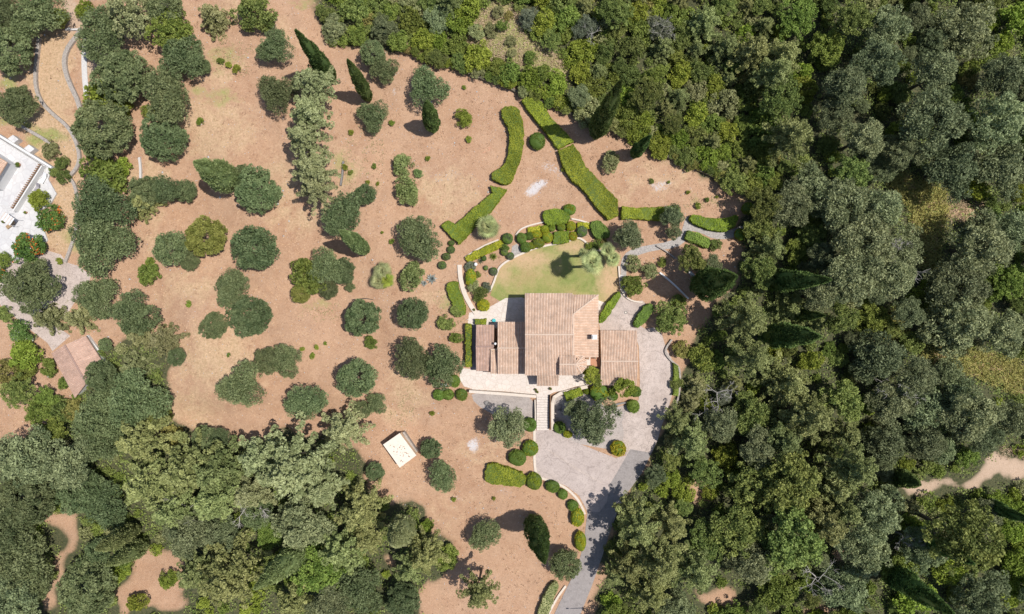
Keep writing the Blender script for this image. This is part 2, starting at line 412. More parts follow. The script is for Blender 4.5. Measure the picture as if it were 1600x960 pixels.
def areas(polys, s=1.0, blur=3):
    a = np.zeros_like(GX)
    hx = 5 * np.sin(PX * .31 + 2 * np.sin(PY * .23)) + 3 * np.sin(PY * .53 + PX * .17); hy = 5 * np.sin(PY * .29 + 2 * np.sin(PX * .27)) + 3 * np.sin(PX * .47 - PY * .19)
    for p in polys: a = np.maximum(a, s * pip(jx + hx, jy + hy, p))
    for _ in range(blur):
        b = a.copy(); b[1:-1, 1:-1] = (a[1:-1, 1:-1] * 2 + a[:-2, 1:-1] + a[2:, 1:-1] + a[1:-1, :-2] + a[1:-1, 2:]) / 6; a = b
    return a
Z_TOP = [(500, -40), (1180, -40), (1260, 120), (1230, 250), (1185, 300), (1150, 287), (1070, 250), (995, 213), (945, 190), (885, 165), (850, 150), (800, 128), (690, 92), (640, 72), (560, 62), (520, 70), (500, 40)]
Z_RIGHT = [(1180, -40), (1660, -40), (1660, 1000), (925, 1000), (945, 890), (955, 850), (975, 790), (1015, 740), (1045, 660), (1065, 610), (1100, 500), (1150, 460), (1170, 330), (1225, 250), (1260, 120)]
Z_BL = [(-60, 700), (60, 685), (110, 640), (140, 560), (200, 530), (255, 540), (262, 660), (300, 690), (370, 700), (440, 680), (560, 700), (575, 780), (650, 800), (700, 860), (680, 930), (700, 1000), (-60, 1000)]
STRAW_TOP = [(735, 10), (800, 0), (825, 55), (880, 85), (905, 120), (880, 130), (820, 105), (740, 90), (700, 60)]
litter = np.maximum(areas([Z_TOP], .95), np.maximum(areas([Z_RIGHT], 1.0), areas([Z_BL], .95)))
BARE = [[(60, 800), (125, 790), (130, 850), (105, 900), (90, 965), (60, 965), (80, 890), (100, 850)],
              [(215, 860), (295, 850), (300, 900), (290, 960), (170, 960), (190, 905)],
              [(0, 880), (18, 880), (12, 920), (0, 920)],
              [(590, 860), (625, 865), (625, 890), (600, 885)], [(660, 905), (700, 890), (700, 965), (640, 965)],
              [(1085, 910), (1160, 920), (1170, 960), (1090, 950)], [(1460, 865), (1520, 870), (1515, 905), (1460, 890)],
              [(1305, 845), (1340, 860), (1335, 880), (1300, 880)], [(1250, 945), (1310, 935), (1320, 990), (1240, 990)],
              [(1070, 745), (1120, 740), (1115, 790), (1080, 790)], [(1285, 380), (1312, 385), (1300, 396), (1285, 392)],
              [(945, 170), (985, 195), (970, 210), (945, 195)]]
bare = areas(BARE, 1, 4)
TRACK = [[(1398, 764), (1420, 748), (1450, 744), (1500, 748), (1518, 738), (1535, 722), (1570, 708), (1660, 712), (1660, 748), (1560, 754), (1500, 766), (1445, 776), (1415, 781)],
               [(104, 0), (127, 0), (127, 45), (104, 47)], [(136, 60), (150, 70), (158, 100), (150, 115), (134, 110)]]
track = areas(TRACK, 1, 3)
yel = areas([[(1385, 285), (1410, 268), (1475, 300), (1480, 350), (1465, 380), (1475, 420), (1435, 418), (1430, 370), (1415, 320)],
             [(1430, 545), (1500, 538), (1560, 555), (1660, 585), (1660, 640), (1560, 605), (1510, 585), (1450, 570)],
             [(1480, 310), (1540, 312), (1535, 348), (1480, 345)]], 1, 2)
gtop = areas([STRAW_TOP], 1, 4)
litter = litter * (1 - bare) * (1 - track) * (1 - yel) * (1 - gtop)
straw = blob([(430, 290, 60, 50, .7), (330, 200, 70, 60, .75), (350, 110, 40, 30, .6), (520, 270, 60, 50, .55), (700, 300, 60, 40, .75), (470, 340, 60, 30, .7),
              (340, 560, 70, 60, .85), (300, 640, 60, 40, .7), (480, 700, 40, 20, .4), (630, 620, 40, 50, .7), (760, 700, 60, 40, .5), (300, 450, 60, 40, .65), (240, 350, 20, 60, .6),
              (620, 440, 60, 30, .4), (690, 460, 40, 20, .8), (1040, 270, 60, 40, .55), (980, 290, 30, 40, .5), (700, 800, 90, 50, .35), (190, 100, 30, 60, .5), (440, 60, 40, 30, .6),
              (80, 120, 35, 90, 1.0), (95, 220, 40, 50, 1.0), (105, 320, 25, 70, 1.0), (60, 190, 40, 30, .9), (95, 370, 30, 30, 1), (200, 270, 30, 20, .9), (235, 280, 25, 40, .8), (640, 540, 50, 20, .35),
              (360, 10, 30, 30, .7), (560, 30, 60, 20, .4), (1050, 440, 40, 20, .3), (640, 720, 60, 20, .3)])
straw = np.maximum(np.maximum(np.where(PX < 175, straw, straw * .78), gtop), yel)
green = blob([(65, 215, 30, 15, .8), (30, 195, 30, 10, .7), (110, 380, 15, 20, .5), (340, 150, 40, 20, .5), (350, 90, 30, 20, .45), (20, 130, 20, 20, .6), (500, 480, 25, 10, .5),
              (700, 470, 20, 15, .5), (820, 60, 60, 40, .45), (1090, 310, 30, 15, .3), (535, 260, 20, 30, .4), (50, 670, 20, 10, .3), (480, 0, 30, 10, .5), (1180, 300, 30, 20, .5)])
green = np.maximum(green, .85 * gtop)
ash = blob([(843, 296, 14, 8, 1.0), (743, 690, 12, 12, 1.0), (1035, 290, 16, 10, .6), (860, 265, 16, 12, .5), (710, 780, 14, 6, .5), (612, 143, 5, 8, .6), (690, 275, 30, 14, .35), (790, 775, 20, 8, .4)])
red = blob([(765, 235, 8, 6, .5), (685, 313, 4, 6, .6)])
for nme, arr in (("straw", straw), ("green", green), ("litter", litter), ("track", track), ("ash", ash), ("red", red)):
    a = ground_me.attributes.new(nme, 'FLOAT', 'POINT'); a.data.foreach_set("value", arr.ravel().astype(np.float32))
g = add("ground", ground_me); g['kind'] = 'structure'

# ------------------------------------------------------------------ paved surfaces, lawn
LAWN = [(766, 462), (772, 442), (777, 428), (787, 413), (803, 403), (819, 396), (833, 390), (849, 386), (863, 383), (878, 381), (891, 377), (903, 373), (912, 376), (920, 385), (929, 391), (945, 394), (962, 410), (966, 425), (967, 455), (945, 500), (936, 505), (820, 505), (780, 470)]
sheet("lawn", LAWN, .02, M['lawn'], "patchy green and tan lawn behind the villa")
lawn_o = bpy.data.objects["lawn"]; lv = np.array([v.co for v in lawn_o.data.vertices]); kk = 1 - lv[:, 2] / H; lpx = 800 + lv[:, 0] / (S * kk); lpy = 480 - lv[:, 1] / (S * kk)
ld = np.zeros(len(lv))
for (bx_, by_, rx_, ry_, s_) in ((820, 405, 45, 14, 1), (900, 385, 30, 12, .9), (955, 440, 22, 40, 1), (785, 425, 14, 25, .8), (900, 470, 60, 8, .6), (850, 425, 30, 12, .35)): ld = np.maximum(ld, s_ * np.clip(1.5 - np.hypot((lpx - bx_) / rx_, (lpy - by_) / ry_), 0, 1))
lawn_o.data.attributes.new("dry", "FLOAT", "POINT").data.foreach_set("value", ld.astype(np.float32))
sheet("north_patio", [(733, 489), (742, 487), (765, 480), (790, 466), (815, 465), (830, 470), (830, 515), (744, 512), (742, 574), (733, 574), (731, 505)], .04, M['patio'], "cream paved terrace left of the villa")
sheet("east_patio", [(930, 468), (948, 474), (941, 488), (930, 500)], .04, M['patio'])
sheet("wing_shadow_strip", [(735.5, 507), (745, 507), (745, 578), (735.5, 578)], .06, M['slate_and_shade'])  # darker sheet over the paving: left wing's shadow painted as colour
DRIVE = [(1004, 470), (1012, 478), (998, 508), (1008, 514), (1022, 512), (1034, 522), (1041, 545), (1050, 562), (1054, 585), (1052, 610), (1044, 640), (1035, 662), (1027, 690), (1018, 708), (985, 702), (978, 712), (970, 700), (975, 680), (972, 660), (978, 640), (998, 625), (1000, 600), (998, 540), (990, 520), (938, 519), (936, 505), (944, 503), (966, 465), (972, 452), (984, 471)]
sheet("driveway", DRIVE, .05, M['concrete'], "pale cracked concrete drive right of the villa")
sheet("gravel_bed", [(735, 612), (790, 616), (838, 621), (838, 674), (800, 672), (775, 650), (742, 632)], .03, M['gravel'], "grey gravel bed below the terrace", 1)
sheet("garden_gravel", [(866, 622), (885, 616), (915, 612), (950, 640), (980, 632), (995, 645), (985, 690), (970, 706), (905, 694), (870, 682), (864, 672)], .03, M['gravel'])
COURT = [(834, 673), (862, 672), (872, 681), (906, 694), (962, 716), (978, 712), (985, 702), (966, 735), (953, 757), (948, 785), (937, 800), (918, 800), (905, 775), (885, 760), (865, 751), (846, 747), (834, 736)]
sheet("parking_court", COURT, .05, M['court'], "grey concrete parking court below the steps")
sheet("asphalt_road", [(985, 702), (1018, 708), (1004, 738), (982, 768), (964, 802), (950, 840), (941, 870), (924, 918), (905, 965), (890, 1010), (845, 1010), (866, 960), (886, 918), (903, 885), (912, 850), (918, 800), (937, 800), (948, 785), (953, 757), (966, 735)], .054, M['asphalt'], "grey asphalt lane climbing from the bottom edge", 0)
PATHP = [(975, 452), (968, 420), (974, 398), (990, 388), (1015, 383), (1045, 378), (1064, 368), (1068, 350), (1074, 335), (1081, 348), (1098, 356), (1125, 363), (1148, 358), (1160, 352), (1162, 362), (1140, 374), (1115, 374), (1095, 364), (1078, 360), (1073, 376), (1056, 388), (1020, 392), (1000, 398), (985, 404), (978, 420), (980, 455)]
sheet("stone_path", PATHP, .035, M['greystone'], "grey crazy-paved garden path right of the lawn", 1)
sheet("bed_path", [(800, 385), (808, 381), (815, 392), (820, 396), (806, 402), (799, 396)], .035, M['greystone'])
sheet("neighbour_drive", [(-60, 420), (30, 405), (62, 388), (95, 398), (104, 410), (122, 416), (142, 430), (138, 448), (118, 470), (100, 500), (60, 490), (110, 525), (82, 549), (74, 536), (40, 510), (-10, 468), (-60, 450)], .04, M['concrete'], "pale concrete drive of the neighbouring house")
# raised front terrace, on the step in the ground
PATIO = [(719, 575), (745, 578), (775, 584), (900, 584), (935, 566), (938, 606), (917, 602), (900, 604), (882, 610), (866, 613), (858, 617), (838, 617), (790, 612), (740, 609), (725, 604), (718, 592)]
w = [ap(a, b, 1.66) for a, b in PATIO]; mb = MB(); mb.prism([(q.x, q.y) for q in w], -.3, 1.66)
o = mb.build("front_terrace", M['patio']); o['kind'] = 'structure'; NOGRASS.append(PATIO)

sheet('court_joint', [(852, 702), (855, 701), (900, 730), (940, 754), (939, 756), (898, 733)], .058, M['concrete'])
# retaining walls, low walls and kerbs
for pts, wd, h, mt, lab in [
    ([(765, 456), (772, 441), (776, 428), (780, 418), (788, 411), (803, 402), (819, 395), (833, 389), (849, 385), (863, 382), (878, 380), (891, 376), (902, 371), (912, 375), (920, 384), (929, 390), (940, 392)], .32, .35, 'coping', "thin cream curved kerb wall edging the top of the lawn"),
    ([(718, 414), (719, 432), (722, 447), (727, 462), (735, 477), (744, 490)], .75, .3, 'coping', "wide cream curving walk wall left of the lawn bed"),
    ([(727, 402), (742, 392), (760, 382), (779, 375)], .25, .4, 'coping', "thin straight pale wall above the lime hedge strip"),
    ([(806, 368), (812, 359), (825, 353), (850, 347)], .25, .4, 'coping', "short thin curved wall left of the clipped garden"),
    ([(893, 342), (909, 345), (923, 350)], .25, .4, 'coping', "short thin pale wall right of the round clipped shrub"),
    ([(733, 612), (760, 614), (790, 616), (838, 620)], .45, 1.5, 'coping', "long cream retaining wall under the front terrace"),
    ([(835, 672), (835, 740), (846, 748), (865, 753), (885, 763), (900, 777), (909, 791), (914, 804)], .4, .12, 'coping', "pale curved kerb along the left of the parking court"),
    ([(1050, 531), (1040, 545), (1040, 553), (1050, 565), (1061, 573), (1063, 585), (1062, 615), (1057, 632)], .3, .5, 'stonewall', "dark curving stone wall along the right of the drive"),
    ([(967, 416), (968, 432), (970, 456), (984, 470), (1004, 473)], .25, .4, 'coping', "thin pale wall rounding the bed right of the lawn"),
    ([(1026, 384), (1042, 393), (1057, 405)], .2, .5, 'stonewall', "thin dark slanting wall below the crazy-paved path"),
    ([(1070, 418), (1080, 427), (1090, 437)], .45, .5, 'rock', "short pale slanting wall touching the broad dark cypress"),
    ([(1031, 426), (1052, 443), (1076, 467)], .25, .5, 'white', "thin white slanting wall crossing the cypress shadow"),
    ([(126, 44), (120, 55), (106, 72), (99, 90), (101, 112), (110, 135), (120, 155), (125, 173)], .7, .5, 'stonewall', "curving pale terrace wall between two strips, upper left"),
    ([(60, 58), (57, 85), (54, 110), (55, 140), (65, 162), (85, 181), (105, 197), (118, 220), (124, 245), (120, 262), (107, 276)], .55, .5, 'stonewall', "long dark curving terrace wall under the upper left trees"),
    ([(32, 197), (50, 207), (66, 216), (80, 226)], .5, .5, 'stonewall', "short slanting grey wall above the white terrace"),
    ([(107, 276), (118, 292), (122, 330), (118, 362), (108, 392), (101, 410)], .5, .4, 'stonewall', "thin wall right of the flowering shrubs running downwards"),
    ([(133, 60), (131, 90), (132, 120), (135, 152)], .9, .15, 'rock', "straight pale stone strip right of the curving terrace wall"),
    ([(102, 46), (124, 46)], .3, .4, 'rock', "tiny pale cross wall at the head of the terrace strip"),
    ([(217, 246), (219, 262), (219, 282)], .35, .4, 'rock', "short upright pale wall between two left olive trees"),
    ([(536, 252), (535, 270), (532, 290)], .25, .5, 'darkrock', "thin dark upright edge right of the conifer column"),
    ([(618, 80), (650, 84), (682, 97), (715, 108), (745, 119), (775, 130), (800, 138), (817, 150), (850, 159), (885, 175), (930, 189), (945, 198), (975, 212), (998, 222), (1035, 240), (1070, 257), (1110, 272), (1150, 294), (1178, 311)], .4, .7, 'shaded_stone', "long overgrown boundary wall between bare garden and scrub"),
    ([(856, 962), (870, 935), (884, 916)], .35, .3, 'coping', "pale kerb between bottom hedge and the asphalt lane"),
    ([(950, 640), (958, 634), (972, 630), (988, 629)], .3, .4, 'darkrock', "short dark curved edging below the big round bush"),
]:
    ribbon(pts, wd, h, "garden_wall", M[mt], lab)

# steps from the court to the terrace, with their cheek walls
st = thing("garden_steps", "straight flight of cream stone steps from parking court to terrace", "steps", gp(848, 645))
ns = 14
for k in range(ns):
    y0 = 672 - 56 * k / ns; y1 = 672 - 56 * (k + 1) / ns; z = 1.6 * (k + 1) / ns + .05
    a = ap(838.5, y0, z); b = ap(857.5, y1, z)
    mb = MB(); mb.box(a.x - st.location.x, b.x - st.location.x, a.y - st.location.y - .05, b.y - st.location.y - .035, -.3 - st.location.z, z - st.location.z)
    sp_ = mb.build("step", M['greystone'], st)
    mb = MB(); dpt = b.y - a.y; mb.box(a.x - st.location.x + .003, b.x - st.location.x - .003, a.y - st.location.y - .055, a.y - st.location.y + dpt * .72, z - st.location.z - .02, z - st.location.z + .02); mb.build("tread", M['patio'], sp_)
def sidewall(pts, wd, zs, name, mt, label=None, parent=None):
    p = [ap(a, b, z) for (a, b), z in zip(pts, zs)]; mb = MB(); n = len(p)
    for i_ in range(n):
        a = p[max(i_ - 1, 0)]; b = p[min(i_ + 1, n - 1)]; d = Vector((b.x - a.x, b.y - a.y)).normalized(); nn = Vector((-d.y, d.x)) * wd / 2
        q = p[i_]; mb.v += [(q.x + nn.x, q.y + nn.y, -.3), (q.x + nn.x, q.y + nn.y, q.z), (q.x - nn.x, q.y - nn.y, q.z), (q.x - nn.x, q.y - nn.y, -.3)]
    for i_ in range(n - 1):
        a = 4 * i_; b = a + 4; mb.f += [(a, b, b + 1, a + 1), (a + 1, b + 1, b + 2, a + 2), (a + 2, b + 2, b + 3, a + 3), (a + 3, b + 3, b, a)]
    mb.f += [(0, 1, 2, 3), (4 * n - 1, 4 * n - 2, 4 * n - 3, 4 * n - 4)]
    return tag(mb.build(name, M[mt]), label, 'wall')
sidewall([(864, 672), (863.5, 650), (863.5, 630), (866, 621), (876, 615), (892, 611), (906, 607), (918, 604.5)], .55, [.7, 1.2, 1.6, 2.1, 2.2, 2.2, 2.2, 2.2], "curved_wall", 'coping', "cream wall right of the steps curving along the terrace edge")
sidewall([(860, 672), (860, 650), (860, 618)], .1, [1.2, 1.9, 2.6], "handrail_wall", 'rust', "thin dark rail panel along right side of the steps")
sidewall([(836.6, 672), (836.6, 645), (836, 625)], .2, [.6, 1.2, 1.75], "side_wall", 'coping', "narrow cream cheek wall left of the steps")

# ------------------------------------------------------------------ buildings
def tiles(poly, down, name, mat, parent, loc, seed=0, pitch=.25, ln=.40):
    """barrel tiles laid on a planar 3D outline; 'down' is the down-slope direction"""
    r = RS(seed); P_ = [Vector(p) for p in poly]; nrm = (P_[1] - P_[0]).cross(P_[2] - P_[0]).normalized()
    if nrm.z < 0: nrm = -nrm
    d = (Vector(down) - nrm * Vector(down).dot(nrm)).normalized(); a = nrm.cross(d).normalized(); o_ = P_[0]
    uv = [((p - o_).dot(a), (p - o_).dot(d)) for p in P_]
    umin = min(q[0] for q in uv); umax = max(q[0] for q in uv); nr = max(1, int(round((umax - umin) / pitch))); pw = (umax - umin) / nr
    V_, Q_, tn = [], [], []; on = np.array(o_); an = np.array(a); dn = np.array(d); nn = np.array(nrm)
    for i_ in range(nr):
        u = umin + (i_ + .5) * pw; hits = []
        for k in range(len(uv)):
            (u0, v0), (u1, v1) = uv[k], uv[(k + 1) % len(uv)]
            if (u0 - u) * (u1 - u) < 0: hits.append(v0 + (v1 - v0) * (u - u0) / (u1 - u0))
        if len(hits) < 2: continue
        v0, v1 = min(hits), max(hits); v = v1; rt = r.normal(0, .05)
        while v > v0 + .03:
            t0 = max(v - ln, v0); b = len(V_)
            for vv, lift, wsc in ((t0 - .02, .0, .27), (v, .03, .34)):
                for k in range(5):
                    th = math.pi * k / 4
                    V_.append(on + an * (u + wsc * pw * math.cos(th)) + dn * vv + nn * (.015 + lift + .10 * math.sin(th)))
            for k in range(4): Q_.append((b + k, b + k + 1, b + 6 + k, b + 5 + k))
            t = np.clip(.5 + rt + r.normal(0, .13), 0, 1); tn += [t] * 4
            v -= ln
    V_ = np.array(V_) - np.array(loc)
    me = mesh_np(name, V_, Q_, mat, tn); o = add(name, me, parent); o['kind'] = 'stuff'; return o
def slab(poly, parent, loc, mat, down, seed, tilemat, th=.14):
    P_ = [Vector(p) - Vector(loc) for p in poly]; mb = MB(); n = len(P_)
    mb.v = [tuple(p) for p in P_] + [(p.x, p.y, p.z - th) for p in P_]
    nz = (P_[1] - P_[0]).cross(P_[2] - P_[0]).z
    idx = list(range(n)) if nz > 0 else list(range(n))[::-1]
    mb.f.append(tuple(idx)); mb.f.append(tuple(n + i_ for i_ in reversed(idx)))
    for k in range(n):
        a, b = idx[k], idx[(k + 1) % n]; mb.f.append((a, n + a, n + b, b))
    r_ = mb.build("roof", mat, parent)
    tiles(poly, down, "roof_tiles", tilemat, r_, loc, seed)
    return r_
def ridge(p0, p1, parent, loc, mat):
    mb = MB(); p0 = Vector(p0) - Vector(loc); p1 = Vector(p1) - Vector(loc); n = max(2, int((p1 - p0).length / .45)); d = p1 - p0
    for k in range(n):
        a = p0 + d * (k / n); b = p0 + d * ((k + 1.06) / n); mb.tube([a + Vector((0, 0, .03)), b + Vector((0, 0, .05))], [.13, .15], 8)
    return mb.build("ridge_cap", M["ridgecap"] if mat is M["paletile"] else mat, parent)
def window(parent, x, y, z, w_, h_, face, shut=True):
    """face: 's','n','e','w' – frame proud of the wall, pane recessed, two shutters"""
    rot = {'s': 0, 'e': math.pi / 2, 'n': math.pi, 'w': -math.pi / 2}[face]
    mb = MB(); t = .07
    for (x0, x1, z0, z1) in ((-w_ / 2, w_ / 2, -h_ / 2, -h_ / 2 + t), (-w_ / 2, w_ / 2, h_ / 2 - t, h_ / 2), (-w_ / 2, -w_ / 2 + t, -h_ / 2 + t, h_ / 2 - t), (w_ / 2 - t, w_ / 2, -h_ / 2 + t, h_ / 2 - t), (-.03, .03, -h_ / 2 + t, h_ / 2 - t)):
        mb.box(x0, x1, -.06, .05, z0, z1)
    f_ = mb.build("window", M['whitepaint'], parent, (x, y, z), (0, 0, rot))
    mb = MB(); mb.box(-w_ / 2 + .04, w_ / 2 - .04, -.02, .03, -h_ / 2 + .04, h_ / 2 - .04); mb.build("pane", M['glass'], f_)
    if shut:
        for s in (-1, 1):
            mb = MB(); c_ = s * (w_ * .75); mb.box(c_ - w_ / 4, c_ + w_ / 4, -.07, -.02, -h_ / 2, h_ / 2)
            for k in range(8): zz = -h_ / 2 + h_ * (k + .5) / 8; mb.box(c_ - w_ / 4 + .05, c_ + w_ / 4 - .05, -.09, -.071, zz - .04, zz + .03)
            mb.build("shutter", M['shutter'], f_)
def gable(parent, loc, x0, x1, y0, y1, yr, ze, zr, seed, tm, wallmat, z0=-.3, over=.25, back=False):
    """gable block, ridge along x; x,y in photograph pixels at eave height; y0 upper edge, y1 lower"""
    A, B_ = ap(x0, y0, ze), ap(x1, y0, ze); D, E_ = ap(x0, y1, ze), ap(x1, y1, ze); R0, R1 = ap(x0, yr, zr), ap(x1, yr, zr)
    R0.x = A.x; R1.x = B_.x
    slab([A, B_, R1, R0], parent, loc, M['pan'], (0, 1, -.2), seed, tm); slab([D, R0, R1, E_], parent, loc, M['pan'], (0, -1, -.2), seed + 1, tm)
    ridge(R0, R1, parent, loc, M['oldtile'] if tm is M['oldtile'] else M['paletile'])
    o_ = over; Lc = Vector(loc); mb = MB(); s0 = (zr - ze) / max(.1, (A.y - R0.y)); s1 = (zr - ze) / max(.1, (R0.y - D.y)); t = .16
    xa, xb = A.x + o_ - Lc.x, B_.x - o_ - Lc.x; ya, yb, yc = A.y - o_ - Lc.y, R0.y - Lc.y, D.y + o_ - Lc.y
    pr = [(ya, z0 - Lc.z), (ya, ze + s0 * o_ - t - Lc.z), (yb, zr - t - Lc.z), (yc, ze + s1 * o_ - t - Lc.z), (yc, z0 - Lc.z)]
    mb.v = [(xa, p[0], p[1]) for p in pr] + [(xb, p[0], p[1]) for p in pr]
    mb.f = [(0, 1, 2, 3, 4), (9, 8, 7, 6, 5), (0, 5, 6, 1), (1, 6, 7, 2), (2, 7, 8, 3), (3, 8, 9, 4), (4, 9, 5, 0)]
    mb.build("wall", wallmat, parent)
    return (xa, xb, yc, ya)

VL = gp(860, 530); VL = Vector((VL.x, VL.y, 1.6)); loc = tuple(VL)
villa = thing("villa", "large cream villa with pale terracotta tiled roofs in the garden centre", "house", loc)
bA = gable(villa, loc, 820, 894.6, 458.6, 586.6, 523, 8.2, 10.2, 11, M['tile'], M['wall'])
bF = gable(villa, loc, 777.5, 821.5, 503.4, 584.4, 544, 5.6, 6.9, 21, M['tile'], M['wall'])
gable(villa, loc, 766.5, 778.5, 546, 584, 546.5, 5.2, 5.5, 25, M['tile'], M['wall'])
bG = gable(villa, loc, 743.9, 772, 508, 580, 541.7, 4.3, 5.3, 31, M['oldtile'], M['wall'])
gable(villa, loc, 873.6, 900, 556, 586.4, 569.5, 9.35, 10.0, 41, M['tile'], M['wall'])
# hipped right wing
ze, zr = 7.8, 9.2
A_ = ap(895, 461, ze); B_ = ap(934.7, 461, ze); E_ = ap(934.7, 558.5, ze); R0 = ap(896, 491, zr); R1 = ap(896, 558.5, zr); A_.x = R0.x; R1.y = E_.y
slab([A_, B_, R0], villa, loc, M['pan'], (0, 1, -.2), 51, M['tile']); slab([R0, B_, E_, R1], villa, loc, M['pan'], (1, 0, -.2), 52, M['paletile'])
ridge(B_, R0, villa, loc, M['paletile']); ridge(R0, R1, villa, loc, M['paletile'])
mb = MB(); mb.prism([(A_.x - .6 - VL.x, A_.y - .3 - VL.y), (B_.x - .25 - VL.x, B_.y - .3 - VL.y), (E_.x - .25 - VL.x, E_.y + .2 - VL.y), (A_.x - .6 - VL.x, E_.y + .2 - VL.y)], -1.9, ze - .16 - VL.z); mb.build("wall", M['wall'], villa)
mb = MB(); zt = VL.z
mb.v = [(A_.x - VL.x, E_.y + .2 - VL.y, ze - .16 - zt), (E_.x - .25 - VL.x, E_.y + .2 - VL.y, ze - .16 - zt), (A_.x - VL.x, E_.y + .2 - VL.y, zr - .2 - zt)]
mb.v += [(x, y + .3, z) for x, y, z in mb.v]; mb.f = [(0, 1, 2), (5, 4, 3), (0, 3, 4, 1), (1, 4, 5, 2), (2, 5, 3, 0)]; mb.build("wall", M['wall'], villa)
# fan-shaped half turret
apx = ap(899.5, 569.5, 9.7); rim = [ap(a, b, 8.7) for a, b in ((901, 586.5), (909, 583), (916, 574), (917, 565), (911, 557), (903, 552.5))]
for k in range(5):
    a, b = rim[k], rim[k + 1]; mid = (a + b) / 2; slab([a, b, apx], villa, loc, M['pan'], (mid.x - apx.x, mid.y - apx.y, -.3), 61 + k, M['paletile'], .1); ridge(a, apx, villa, loc, M['paletile'])
mb = MB(); cx_, cy_ = apx.x, apx.y; mb.prism([(cx_ - .5 - VL.x, rim[-1].y - .1 - VL.y)] + [((q.x - cx_) * .86 + cx_ - VL.x, (q.y - cy_) * .86 + cy_ - VL.y) for q in rim[::-1]] + [(cx_ - .5 - VL.x, rim[0].y + .3 - VL.y)], -1.8, 8.5 - VL.z); mb.build("wall", M['wall'], villa)
# white flat link and its vent
a = ap(914, 559, 6.6); b = ap(922.5, 571, 6.6); mb = MB(); mb.box(a.x - VL.x, b.x - VL.x, b.y - VL.y, a.y - VL.y + .3, -1.6, 6.6 - VL.z); mb.build("wall", M['coping'], villa)
a = ap(916, 560.5, 6.8); mb = MB(); mb.box(a.x - VL.x - .1, a.x - VL.x + .45, a.y - VL.y - .15, a.y - VL.y + .15, 6.6 - VL.z, 6.95 - VL.z); mb.build("vent", M['rust'], villa)
a = ap(922.5, 559, 4.6); b = ap(938, 573, 4.6); mb = MB(); mb.box(a.x - VL.x + .02, b.x - VL.x, b.y - VL.y, a.y - VL.y, -1.5, 4.4 - VL.z); mb.build("wall", M['terracotta'], villa)
# porch
P0, P1 = ap(839, 585, 5.9), ap(873, 585, 5.9); P2, P3 = ap(873, 603, 4.6), ap(839, 603, 4.6); P2.x = P1.x; P3.x = P0.x
slab([P0, P3, P2, P1], villa, loc, M['pan'], (0, -1, -.3), 71, M['tile'])
for xx in (P3.x + .3, (P3.x + P2.x) / 2, P2.x - .3):
    mb = MB(); mb.box(xx - .15 - VL.x, xx + .15 - VL.x, P2.y + .2 - VL.y, P2.y + .5 - VL.y, 0.02, 4.45 - VL.z); mb.build("porch_post", M['white'], villa)
# chimney
ch = ap(929, 527, 10.0); mb = MB(); x, y = ch.x - VL.x, ch.y - VL.y; mb.box(x - .35, x + .35, y - .3, y + .3, 5.8, 8.3)
cm = mb.build("chimney", M['white'], villa); mb = MB(); mb.box(x - .42, x + .42, y - .37, y + .37, 8.3, 8.42); mb.box(x - .3, x + .3, y - .25, y + .25, 8.42, 8.6); mb.build("chimney_cap", M['white'], cm)
fx = ap(774, 537, 5.6); mb = MB(); x, y = fx.x - VL.x, fx.y - VL.y; mb.tube([(x, y, 3.0), (x, y, 4.6)], .09, 8); mb.ball((x, y, 4.7), .22, 8, 6); mb.build("flue_pipe", M['whitepaint'], villa)
# windows and doors
for (xa, xb, yc, ya), zs, n in ((bA, (1.4, 4.6), 3), (bF, (1.4,), 2), (bG, (1.2,), 2)):
    for zz in zs:
        for k in range(n):
            xx = xa + (xb - xa) * (k + .5) / n
            window(villa, xx, yc - .02, zz, 1.0, 1.3, 's'); window(villa, xx, ya + .02, zz, 1.0, 1.3, 'n')
for k in range(3): window(villa, B_.x - .25 - VL.x + .02, 4.2 - 3.2 * k, 3.6, .9, 1.2, 'e')
mb = MB(); mb.box(-.6, .6, -.08, .04, 0, 2.3); dr = mb.build("door", M['wood'], villa, ((P0.x + P1.x) / 2 - VL.x, bA[2], .05)); mb = MB(); mb.ball((.45, -.12, 1.1), .05, 8, 5); mb.build("handle", M['black'], dr)
# little furniture on the terrace
gl = gp(965, 560); gloc = (gl.x, gl.y, 1.6)
garage = thing("garage", "low tiled garage block right of the villa beside the concrete drive", "garage", gloc)
bE = gable(garage, gloc, 937.8, 995, 516.6, 602, 564.7, 4.7, 5.8, 81, M['tile'], M['wall'])
mb = MB(); mb.box(-.05, .05, -1.3, 1.3, 0, 2.2); mb.box(.05, .07, -1.2, 1.2, .3, .36); mb.box(.05, .07, -1.2, 1.2, 1.0, 1.06); mb.build("garage_door", M['shutter'], garage, (bE[1] + .03, 2.2, .02)); window(garage, bE[1] + .02, -2.5, 1.5, 1.0, 1.1, 'e')
# grey court between garage and turret
a = ap(918, 573, 1.9); b = ap(938, 603, 1.9); mb = MB(); mb.box(a.x, b.x, b.y, a.y, 1.4, 1.9); o = mb.build("side_court", M['court']); o['kind'] = 'structure'

